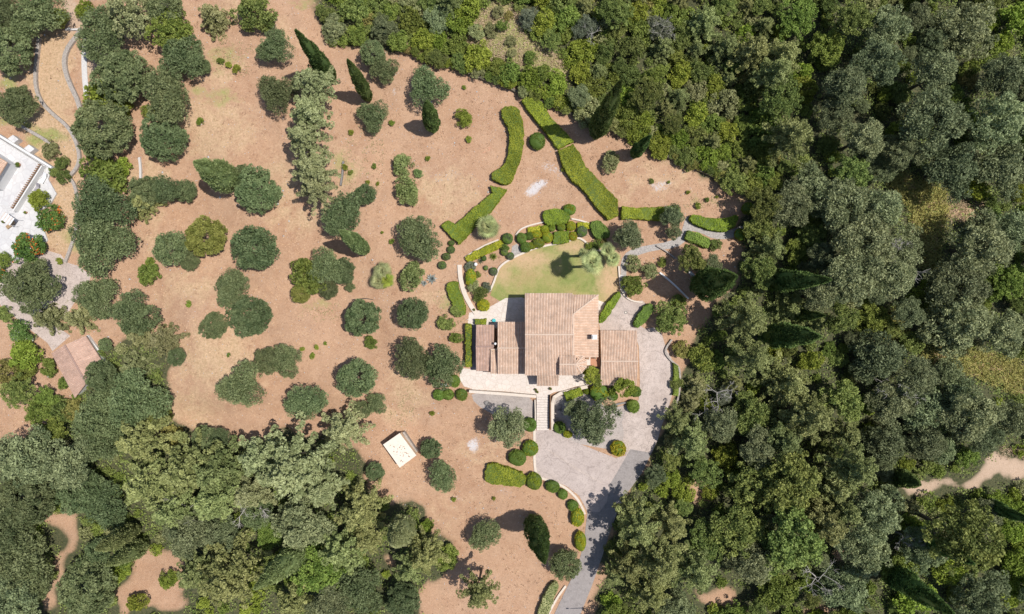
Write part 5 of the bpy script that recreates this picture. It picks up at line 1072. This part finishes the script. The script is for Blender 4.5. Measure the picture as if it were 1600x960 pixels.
# ---- clipped hedges
def hedge(poly, h, mat, label, smooth=1, seed=0, dens=95):
    p2 = chaikin([Vector(q) for q in poly], True, smooth) if smooth else [Vector(q) for q in poly]
    rj = RS(seed + 900); p3 = []
    for i_ in range(len(p2)):
        a_, b_ = p2[i_], p2[(i_ + 1) % len(p2)]; m_ = max(1, int((b_ - a_).length / 4.5))
        for q_ in range(m_): p3.append(a_ + (b_ - a_) * (q_ / m_) + Vector((rj.normal(0, .55), rj.normal(0, .55))))
    p2 = p3; top = [gp(q[0], q[1], h) for q in p2]; cx0 = sum(q.x for q in top) / len(top); cy0 = sum(q.y for q in top) / len(top); g0 = float(T(cx0, cy0))
    w_ = [(q.x - cx0, q.y - cy0) for q in top]; t = thing("hedge", label, "hedge", (cx0, cy0, g0)); NOGRASS.append(poly)
    r = RS(seed + int(poly[0][0])); n = len(w_)
    ar = sum(w_[i_][0] * w_[(i_ + 1) % n][1] - w_[(i_ + 1) % n][0] * w_[i_][1] for i_ in range(n))
    if ar < 0: w_ = w_[::-1]; ar = -ar
    ar /= 2
    # inner branch mass, slightly inset
    mb = MB(); ins = []
    for i_ in range(n):
        a = Vector(w_[i_ - 1]); b = Vector(w_[(i_ + 1) % n]); d = (b - a).normalized(); ins.append((w_[i_][0] - d.y * .07, w_[i_][1] + d.x * .07))
    zz = [float(T(cx0 + q[0], cy0 + q[1])) - g0 for q in ins]
    mb.prism(ins, [z - .2 for z in zz], [z + h - .07 for z in zz]); mb.build("branches", M['hedgedark'] if mat != 'hedgelime' else M['hedge'], t)
    xs_ = [q[0] for q in w_]; ys_ = [q[1] for q in w_]; m = int((max(xs_) - min(xs_)) * (max(ys_) - min(ys_)) * dens)
    X = r.uniform(min(xs_), max(xs_), m); Y = r.uniform(min(ys_), max(ys_), m); k = pip(X, Y, w_); X = X[k]; Y = Y[k]
    Z = T(cx0 + X, cy0 + Y) - g0 + h + r.normal(0, .045, len(X)) + .07 * np.sin(X * .9 + seed) + .035 * np.sin(X * 2.3 + 1) * np.cos(Y * 2.1) + .03 * np.sin(X * 5.1 - Y * 4.3)
    cen = np.stack([X, Y, Z], 1); ax = r.normal(size=cen.shape) * np.array([1, 1, .45]); nr = np.tile([0, 0, 1.0], (len(cen), 1))
    tn = .45 + .35 * np.sin(X * .9 + seed) * np.sin(Y * .8 + 1) + .2 * np.sin(X * 2.7 + Y * 2.1) + r.normal(0, .22, len(X))
    cs_, as_, ns_, ts_ = [cen], [ax], [nr], [tn]
    for i_ in range(n):
        a = np.array(w_[i_]); b = np.array(w_[(i_ + 1) % n]); l = np.hypot(*(b - a)); mm = int(l * h * dens * .8)
        if mm < 1: continue
        u = r.uniform(0, 1, mm); q = a + (b - a) * u[:, None]; o_ = np.array([(b - a)[1], -(b - a)[0]]) / max(l, 1e-6)
        off = r.normal(0, .03, mm)[:, None]; c3 = np.zeros((mm, 3)); c3[:, :2] = q + o_ * off; c3[:, 2] = r.uniform(0, h, mm) + T(cx0 + q[:, 0], cy0 + q[:, 1]) - g0
        nn_ = np.tile([o_[0], o_[1], .3], (mm, 1)); cs_.append(c3); as_.append(r.normal(size=(mm, 3))); ns_.append(nn_); ts_.append(.45 + r.normal(0, .18, mm))
    cen = np.concatenate(cs_); V_, Q_ = cards(cen, np.concatenate(as_), .23, .14, r, np.concatenate(ns_), .35)
    add("foliage", mesh_np("foliage", V_, Q_, M[mat], np.clip(np.concatenate(ts_), 0, 1)), t); return t
hedge([(782, 166), (811, 166), (817, 190), (818, 216), (815, 243), (806, 267), (796, 290), (769, 282), (768, 268), (784, 262), (792, 250), (797, 225), (796, 200), (786, 188)], 1.3, 'hedge', "curved hedge left of the fan-shaped bare garden, upper piece", 1, 1)
hedge([(766, 290), (792, 296), (770, 327), (745, 352), (717, 382), (689, 353), (700, 344), (712, 351), (735, 330), (750, 317), (770, 302)], 1.3, 'hedge', "zigzag hedge running down left to the big round olive", 0, 2)
hedge([(815, 156), (827, 151), (847, 160), (862, 185), (896, 220), (872, 232), (850, 202), (832, 180)], 1.3, 'hedge', "slanting hedge above the round clipped bush, upper right", 0, 3)
hedge([(872, 236), (895, 226), (905, 238), (915, 260), (940, 287), (965, 312), (966, 337), (950, 343), (935, 327), (915, 300), (895, 282), (880, 260)], 1.3, 'hedge', "long broad slanting hedge right of the fan-shaped bare garden", 0, 4)
hedge([(972, 323), (1000, 325), (1030, 324), (1060, 321), (1068, 337), (1050, 344), (1032, 345), (1000, 342), (972, 342)], 1.2, 'hedge', "straight horizontal hedge with an olive over its right end", 0, 5)
hedge([(1079, 335), (1092, 336), (1105, 341), (1130, 342), (1141, 340), (1150, 335), (1155, 340), (1150, 352), (1137, 360), (1125, 362), (1100, 357), (1077, 345)], 1.2, 'hedge', "banana-shaped hedge curving above the crazy-paved path", 1, 6)
hedge([(1076, 360), (1090, 364), (1110, 375), (1106, 389), (1088, 380), (1070, 372)], 1.2, 'hedgedark', "short slanting hedge block below the crazy-paved path", 0, 7)
hedge([(847, 331), (860, 326), (875, 326), (892, 337), (887, 348), (868, 351), (851, 351)], 1.2, 'hedge', "wedge-shaped clipped hedge above the clipped garden", 1, 8)
hedge([(922, 347), (937, 345), (946, 352), (954, 365), (950, 371), (935, 375), (926, 366)], 1.2, 'hedgedark', "drop-shaped clipped hedge right of the clipped garden", 1, 9)
hedge([(699, 442), (714, 439), (717, 451), (722, 466), (728, 483), (724, 495), (711, 483), (697, 455)], 1.1, 'hedge', "clipped hedge block left of the wide curving walk", 1, 10)
hedge([(727, 402), (742, 393), (782, 376), (788, 384), (735, 409), (729, 408)], .9, 'hedgelime', "long lime hedge strip at upper left of the lawn bed", 0, 11)
hedge([(866, 362), (890, 361), (889, 378), (878, 381), (864, 381)], .9, 'hedge', "square clipped block in the clipped garden", 0, 12)
hedge([(902, 348), (922, 349), (921, 358), (903, 356)], .7, 'hedgelime', "small lime strip at right end of the clipped garden", 0, 13)
hedge([(824, 357), (843, 353), (844, 360), (825, 363)], .7, 'hedgelime', "small lime strip at left end of the clipped garden", 0, 14)
hedge([(966, 456), (971, 459), (969, 466), (945, 503), (936, 504), (936, 495), (955, 466)], 1.3, 'hedge', "narrow slanting hedge touching the villa's right corner", 1, 15)
hedge([(1012, 474), (1020, 476), (1023, 484), (1000, 513), (990, 509), (992, 499)], 1.3, 'hedgedark', "dark slanting hedge in the middle of the concrete drive", 1, 16)
hedge([(727.5, 507), (736, 507), (736, 574), (727.5, 574)], 1.6, 'hedge', "long narrow upright hedge along the villa's left side", 0, 17)
hedge([(742, 499), (759, 499), (759, 507), (742, 507)], 1.2, 'hedge', "small rectangular hedge above the long narrow one", 0, 18)
hedge([(882, 614), (908, 606), (911, 617), (886, 628)], 1.2, 'hedge', "rectangular hedge at top right of the steps", 0, 19)
hedge([(757, 746), (761, 728), (770, 724), (795, 732), (822, 742), (820, 763), (790, 759), (762, 755)], 1.2, 'hedge', "broad clipped hedge block left of the parking court", 1, 20)
hedge([(864, 910), (874, 913), (868, 930), (855, 965), (845, 995), (833, 990), (843, 950), (850, 930)], 1.2, 'pale', "olive-toned hedge along the lane at the bottom", 1, 21)
hedge([(1053, 568), (1060, 572), (1061, 600), (1060, 620), (1052, 618), (1054, 590)], 1.0, 'hedgedark', "narrow dark hedge inside the wall along the drive", 0, 22)

# ---- clipped round shrubs
def topiary(x, y, rx, ry, mat, label, hr=1.0):
    h = hr * (rx + ry) / 2 * S * 1.25 + .3; p = gp(x, y, h * .55); g0 = float(T(p.x, p.y)); k = 1 - p.z / H
    t = thing("clipped_shrub", label, "clipped shrub", (p.x, p.y, g0)); t['group'] = "clipped shrubs"
    s_ = (rx * S / 1.2 * k, ry * S / 1.2 * k, h / 2 / 1.0 * 1.05)
    c_ = add("foliage", CR['topiary'][int(x * 3 + y) % 6], t, (0, 0, h * .5), (0, 0, 0), s_, M[mat])
    add("branches", TOPCORE, t, (0, 0, h * .5), (0, 0, 0), (s_[0], s_[1], s_[2]), M['hedgedark'] if mat != 'hedgelime' else M['hedge'])
    TREES.append(('T', x, y, max(rx, ry)))
for a in [
 (839, 221, 13.5, 13.5, 'hedgedark', "round clipped bush in the bare passage between two hedges"), (890, 328, 11, 9, 'hedge', "round clipped shrub touching the wedge-shaped hedge"),
 (1169, 326, 11, 10, 'hedge', "round clipped shrub at far right end of the garden"), (1157, 367, 10, 10, 'hedge', "ragged lime shrub at the end of the crazy-paved path"),
 (735, 434, 9, 14, 'hedgelime', "tall oval lime shrub beside the wide curving walk"), (755, 477, 9, 10, 'hedgelime', "oval lime shrub where the walk meets the terrace"),
 (851, 358, 7, 6.5, 'hedgelime', "lime ball, first from left in the upper row of the clipped garden"), (862.5, 357, 6, 5.5, 'hedge', "small ball, second from left in the upper clipped row"), (877, 355.5, 7.5, 6.5, 'hedge', "squarish ball in the middle of the upper clipped row"), (892, 353.5, 8, 8, 'hedgelime', "lime ball, right end of the upper clipped row"),
 (895, 369, 6.5, 7.5, 'hedgelime', "lime ball right of the square clipped block"), (838, 366, 8, 6, 'hedgelime', "pale lime ball at left of the clipped garden"), (855, 371, 9, 9, 'hedgelime', "large lime ball left of the square clipped block"), (841, 380, 10, 8, 'hedge', "brownish clipped mound at lower left of the clipped garden"), (830, 384, 7, 6, 'hedge', "small clipped mound at the lawn kerb"),
 (909, 362, 9, 9, 'greyshrub', "grey-green rounded shrub at right of the clipped garden"), (821, 386.5, 9, 8.5, 'hedgedark', "dark round bush above the lawn's upper left kerb"), (827, 369, 7, 6.5, 'hedgedark', "dark small ball at left end of clipped garden"), (815, 373, 9, 9, 'green', "mid green round bush left of the dark small ball"), (793, 373.5, 9.5, 9, 'olive', "dark grey-green ball at the end of the lime hedge strip"),
 (788, 394, 6.5, 6.5, 'olive', "small dark ball in the bed above the lawn"), (797, 400, 6.5, 6, 'greyshrub', "grey ball beside the small bed path"), (771, 424, 6.5, 6.5, 'greyshrub', "grey ball touching the curved kerb left of the lawn"), (759, 419, 4, 4, 'greyshrub', "tiny grey ball left of the grey kerb ball"), (756, 404, 4.5, 4.5, 'olive', "tiny dark ball below the lime hedge strip"),
 (705, 380, 5.5, 4.5, 'olive', "topmost of four small balls in a slanting row by the big olive"), (704.5, 390, 6.5, 6, 'olive', "second of four small balls in a slanting row"), (697.5, 401, 6.5, 6, 'olive', "third of four small balls in a slanting row"), (691, 414.5, 6.5, 6.5, 'olive', "lowest of four small balls in a slanting row"),
 (685.5, 617, 9, 9, 'hedgedark', "left ball of the joined pair below the white bench"), (700, 617, 9.5, 9, 'hedgedark', "right ball of the joined pair below the white bench"), (721, 616.5, 9.5, 9.5, 'hedgedark', "single ball at left end of the front terrace"), (710, 595, 9, 10, 'hedgedark', "round bush right of the white bench"),
 (936, 614, 16, 15, 'hedge', "biggest round clipped bush, below the garage"), (958, 619, 8, 7, 'hedgedark', "small dark ball below the garage"), (992, 612, 9, 9, 'hedgedark', "round bush at the garage's lower right corner"), (989, 634.5, 10.5, 10.5, 'hedgedark', "round ball at the drive below the garage"), (918, 612, 6, 5, 'hedge', "small clipped mound left of the biggest round bush"),
 (828, 664.5, 12, 11.5, 'hedgedark', "round ball left of the foot of the steps"), (874, 668.5, 10.5, 10, 'hedgedark', "round ball right of the foot of the steps"), (887, 678.5, 7, 6, 'hedgelime', "small lime ball right of the foot of the steps"),
 (828, 701, 13, 13, 'hedge', "round lime-green ball left of the parking court, upper one"), (808.5, 716.5, 15.5, 13, 'hedgedark', "oval clipped bush left of the parking court"), (965.5, 700.5, 12, 12.5, 'hedgelime', "yellowish ball with brown middle right of the big silvery olive"),
 (834.5, 753, 14, 14, 'hedge', "round bush at right end of the broad hedge block"), (863, 760, 11.5, 9.5, 'hedgedark', "oval ball below the court kerb, first of a chain"), (879, 773, 8.5, 8.5, 'hedgedark', "small ball below the court kerb, second of a chain"), (895, 790, 9, 9, 'hedgedark', "round ball below the court kerb, third of a chain"),
 (902, 809, 11, 15, 'hedgelime', "yellow oval bush beside the lane, upper one"), (907, 847, 10, 16, 'hedgelime', "yellow oval bush beside the lane, lower one"), (713, 549, 0, 0, '', ''),
]:
    if a[2]: topiary(*a)

# ---- palms, yucca, agave (each frond an object sharing one mesh)
def fan_frond():
    """petiole and a fan of folded blades"""
    mb = MB(); V_ = []; F_ = []
    mb.tube([(0, 0, 0), (.25, 0, .1), (.5, 0, .13)], [.03, .025, .02], 5)
    for k in range(13):
        a = math.radians(-66 + 11 * k); l = 1.3 * (1 - .3 * abs(k - 6) / 6); c_ = Vector((.5, 0, .13)); d = Vector((math.cos(a), math.sin(a), 0)); s_ = Vector((-d.y, d.x, 0))
        m1 = c_ + d * l * .5 + Vector((0, 0, .05)); e = c_ + d * l + Vector((0, 0, -.22)); b = len(mb.v)
        mb.v += [tuple(c_), tuple(m1 + s_ * .09), tuple(e), tuple(m1 - s_ * .09), tuple(m1 + Vector((0, 0, .045)))]
        mb.f += [(b, b + 4, b + 1), (b + 4, b + 2, b + 1), (b, b + 3, b + 4), (b + 4, b + 3, b + 2)]
    me = mb.mesh("frond", M['palm']); a = me.attributes.new("tone", 'FLOAT', 'FACE'); a.data.foreach_set("value", RS(1).uniform(.2, .9, len(me.polygons)).astype(np.float32)); return me
FR = fan_frond()
def palm(x, y, h, R, n, label, mat='palm'):
    p = gp(x, y, h); g0 = float(T(p.x, p.y)); t = thing("palm_tree", label, "palm", (p.x, p.y, g0)); hh = p.z - g0
    mb = MB(); mb.tube([(0, 0, -.3), (.05, 0, hh * .5), (0, 0, hh)], [.28, .22, .2], 8); mb.build("trunk", M['bark'], t)
    r = RS(int(x)); s_ = R / 1.85
    for k in range(n):
        el = math.radians(-50 + 128 * ((k + .5) / n) ** .9 + r.uniform(-8, 8)); az = k * 2.39996 + r.uniform(-.2, .2)
        o = add("frond", FR, t, (0, 0, hh), (r.uniform(-.5, .5), -el, az), (s_ * r.uniform(.8, 1.12),) * 3, M[mat])
    TREES.append(('palm', x, y, R / S))
palm(763, 355, 3.5, 2.25, 30, "pale round fan palm below the zigzag hedge")
palm(925, 411, 10, 2.3, 26, "tall fan palm at the lawn whose round shadow falls on the grass")
palm(911, 396, 6, 1.1, 16, "small drooping palm head above left of the tall lawn palm")
palm(957, 404, 4, 1.7, 24, "fan palm at right edge of the lawn, lower head", 'palm')
palm(949, 391, 4.5, 1.5, 22, "fan palm at right edge of the lawn, upper head", 'palm')
palm(598, 424, 2.0, 1.9, 24, "yellow-green low palm clump in the orchard, upper head", 'pale'); palm(592, 440, 1.6, 1.8, 22, "yellow-green low palm clump in the orchard, lower head", 'pale'); palm(604, 437, 1.6, 1.6, 20, "yellow-green low palm clump in the orchard, right head", 'lime')
def rosette(name, x, y, R, n, mat, label, cat, el0=10, el1=75, wd=.12):
    p = gp(x, y); t = thing(name, label, cat, p); mb = MB(); mb.v = [(0, -wd / 2, 0), (.5, -wd, .12), (1, 0, .1), (.5, wd, .12), (0, wd / 2, 0), (.45, 0, .03)]
    mb.f = [(0, 1, 5), (1, 2, 5), (2, 3, 5), (3, 4, 5), (4, 0, 5)]; me = mb.mesh("leaf", M['agave']); a = me.attributes.new("tone", 'FLOAT', 'FACE'); a.data.foreach_set("value", np.array([.2, .6, .8, .4, .3], np.float32))
    for k in range(n): el = math.radians(el0 + (el1 - el0) * k / n); add("leaf", me, t, (0, 0, .1), (0, -el, k * 2.39996), (R, R, R), M[mat])
rosette("agave_plant", 675, 436, 1.1, 24, 'agave', "grey-blue agave rosette, larger, right of a soft green bush", "agave", 5, 80); rosette("agave_plant", 663, 443, .75, 18, 'agave', "grey-blue agave rosette, smaller and lower left of the other", "agave")
rosette("yucca_plant", 771, 401.5, .85, 34, 'green', "dark green spiky yucca in the bed left of the lawn", "yucca", 0, 80, .08)
rosette("yucca_plant", 751, 408, .7, 24, 'greyshrub', "pale spiky plant beside the white globe lamp", "yucca", 0, 80, .08)
for x, y, r, sp, lab in ((741, 449, 10, 'W', "grey-green loose shrub below the tall oval lime shrub"), (752, 456, 11, 'D', "dark loose shrub in the lower left lawn bed"), (760, 449, 8, 'S', "grey loose shrub beside the lower lawn kerb"), (748, 464, 8, 'M', "green loose shrub above the oval lime shrub"), (735, 416, 8, 'S', "grey cushion shrub left of the white globe lamp"), (789, 387, 7, 'M', "low green plant beside the dark grey-green ball"), (921, 385, 6, 'L', "lime plant at the upper right lawn kerb"), (934, 383, 8, 'M', "green loose plant above the lawn palms"), (943, 377, 7, 'Y', "yellowish plant above the lawn palms"),
                         (848, 592, 7, 'Y', "olive and rust climbing plant on the porch's left side"), (978, 604, 15, 'L', "yellow-green shrub over the garage's lower edge"), (960, 608, 8, 'L', "yellow-green shrub left of the larger one under the garage"), (923, 586, 12, 'L', "pale green shrub between turret and garage"), (912, 578, 7, 'L', "pale green shrub touching the fan-shaped turret roof"), (933, 597, 9, 'M', "green shrub tight against the garage wall"), (870, 627, 0, 'M', '')):
    if r: tree(sp, x, y, r, lab, 2.4 if y > 570 and x > 800 else 1.0)
p = tree('M', 866, 590, 7, "magenta bougainvillea on the porch's right side", 3.0)
for ch_ in p.children:
    if ch_.name.startswith('crown'): ch_.material_slots[0].material = M['flowerpink']
p['category'] = 'climbing plant'
for (t, r) in POTS: add("plant", CR['bush'][0], t, (0, 0, .5), (0, 0, 1), (r / 1.7 * 1.3,) * 3, M['green'])

# ------------------------------------------------------------------ labels: make each automatic one single its tree out
from collections import defaultdict
def ordn(k, n):
    if n == 2: return ["left one", "right one"][k]
    if k == 0: return "leftmost"
    if k == n - 1: return "rightmost"
    return ["", "second", "third", "fourth", "fifth", "sixth", "seventh", "eighth", "ninth", "tenth", "eleventh", "twelfth"][min(k, 11)] + " from left"
cl = defaultdict(list)
for it in PENDING: cl[it[1]].append(it)
for lab, its in cl.items():
    if len(its) == 1: its[0][0]['label'] = lab; continue
    for k, it in enumerate(sorted(its, key=lambda q: q[2])): it[0]['label'] = lab + ", " + ordn(k, len(its))
for it in PENDING:
    if len(it[0]['label'].replace('-', ' ').split()) > 15: it[0]['label'] = ' '.join(it[0]['label'].split()[1:])

# ------------------------------------------------------------------ ground cover nobody could count
def scatter(poly_list, n, seed, avoid=(), bounds=(-60, 1660, -40, 1000)):
    r = RS(seed); X = r.uniform(bounds[0], bounds[1], n); Y = r.uniform(bounds[2], bounds[3], n); k = np.zeros(n, bool)
    for p in poly_list: k |= pip(X, Y, p)
    for p in avoid: k &= ~pip(X, Y, p)
    X = X[k]; Y = Y[k]; W_ = (X - 800) * S; U_ = (480 - Y) * S; Z = T(W_, U_)
    for _ in range(3): kk = 1 - Z / H; Z = T(W_ * kk, U_ * kk)
    kk = 1 - Z / H; return W_ * kk, U_ * kk, Z
def cover(name, polys, n, per, hgt, ll, lw, mat, seed, avoid=(), flat=.6, rad=.3, kind='stuff', label=None):
    x, y, z = scatter(polys, n, seed, avoid); r = RS(seed + 1); i_ = np.repeat(np.arange(len(x)), per); m = len(i_)
    cen = np.stack([x[i_] + r.normal(0, rad, m), y[i_] + r.normal(0, rad, m), z[i_]], 1); cen[:, 2] = T(cen[:, 0], cen[:, 1]) + r.uniform(.02, hgt, m)
    ax = r.normal(size=(m, 3)) * np.array([1, 1, flat]); V_, Q_ = cards(cen, ax, ll, lw, r, np.tile([0, 0, 1.0], (m, 1)), .8)
    ct = r.normal(0, .22, len(x)); o = add(name, mesh_np(name, V_, Q_, mat, np.clip(.5 + ct[i_] + r.normal(0, .15, m), 0, 1))); o['kind'] = kind; o['label'] = label; return o
OPEN = [[(-40, -40), (1180, -40), (1180, 330), (1160, 460), (1060, 560), (1050, 640), (960, 800), (900, 1000), (-40, 1000)]]
cover("undergrowth", [Z_RIGHT, Z_BL], 20000, 12, .7, .36, .2, M['oak'], 41, BARE + TRACK + [STRAW_TOP], rad=.45, label="dark low undergrowth beneath the woods")
cover("scrub_floor", [Z_TOP], 9000, 14, .6, .32, .18, M['green'], 43, [STRAW_TOP], rad=.45, label="low green growth between the scrub bushes")
cover("dry_grass_tufts", OPEN, 15000, 5, .12, .3, .06, leaf_mat("straw_blade", (.50, .36, .20), (.75, .58, .37), .1), 45, NOGRASS + [Z_TOP, Z_BL], rad=.25, label="short dry grass tufts over the bare earth")
cover("withered_weeds", OPEN, 9000, 6, .15, .16, .09, leaf_mat('withered_blade', (.17, .115, .06), (.34, .25, .13), .1), 55, NOGRASS + [Z_TOP, Z_BL], rad=.16, label="dark withered weeds dotted over the bare earth")
cover("yellow_scrub", [[(1385, 285), (1410, 268), (1475, 300), (1480, 350), (1465, 380), (1475, 425), (1435, 418), (1430, 370), (1415, 320)], [(1430, 545), (1500, 538), (1560, 555), (1660, 585), (1660, 640), (1560, 605), (1510, 585), (1450, 570)], [(1360, 485), (1400, 480), (1415, 520), (1380, 535)]], 150000, 14, .9, .42, .13, M['yellow'], 47, rad=.4, label="tall yellow-green dry scrub between the trees")
cover("dry_scrub", [STRAW_TOP, [(1480, 310), (1540, 312), (1535, 348), (1480, 345)], [(1455, 860), (1525, 865), (1515, 905), (1460, 890)], [(1560, 700), (1660, 690), (1660, 720), (1560, 715)]], 110000, 9, .4, .4, .08, leaf_mat("dry_blade", (.42, .34, .18), (.70, .58, .36), .1), 49, rad=.35, label="pale dry grass and brushwood in the clearings")
cover("lawn_grass", [LAWN], 300000, 3, .05, .18, .05, leaf_mat('grass_blade', (.17, .20, .055), (.40, .36, .16), .15), 57, [], rad=.12, label='short patchy lawn grass behind the villa')
cover("green_weeds", [[(560, 190), (600, 190), (600, 300), (540, 300), (530, 250)], [(470, 475), (530, 475), (530, 500), (470, 500)], [(330, 60), (395, 70), (390, 120), (330, 120)], [(680, 450), (725, 490), (720, 520), (680, 510)], [(1000, 330), (1130, 300), (1150, 320), (1080, 330)], [(50, 200), (110, 200), (100, 240), (40, 210)], [(605, 640), (640, 600), (650, 660), (600, 670)]], 30000, 6, .2, .2, .09, M['pale'], 51, NOGRASS, rad=.3, label="scattered small green weeds on the bare earth")
# stones
x, y, z = scatter(OPEN, 9000, 61, NOGRASS + [Z_TOP, Z_BL]); r = RS(62); n = len(x); s_ = r.uniform(.03, .12, n) * (1 + (r.uniform(size=n) > .97) * 1.5)
ov = np.array([(1, 0, 0), (0, 1, 0), (-1, 0, 0), (0, -1, 0), (0, 0, .8), (0, 0, -.5)]); V_ = (np.stack([x, y, z], 1)[:, None, :] + ov[None] * s_[:, None, None] * r.uniform(.6, 1.3, (n, 6, 1))).reshape(-1, 3)
tf = np.array([(0, 1, 4), (1, 2, 4), (2, 3, 4), (3, 0, 4), (1, 0, 5), (2, 1, 5), (3, 2, 5), (0, 3, 5)]); o = add("loose_stones", mesh_np("loose_stones", V_, (np.arange(n)[:, None, None] * 6 + tf[None]).reshape(-1, 3), M['rock'])); o['kind'] = 'stuff'; o['label'] = "small pale stones scattered over the earth"
print("trees", len(TREES), "objects", len(bpy.data.objects))
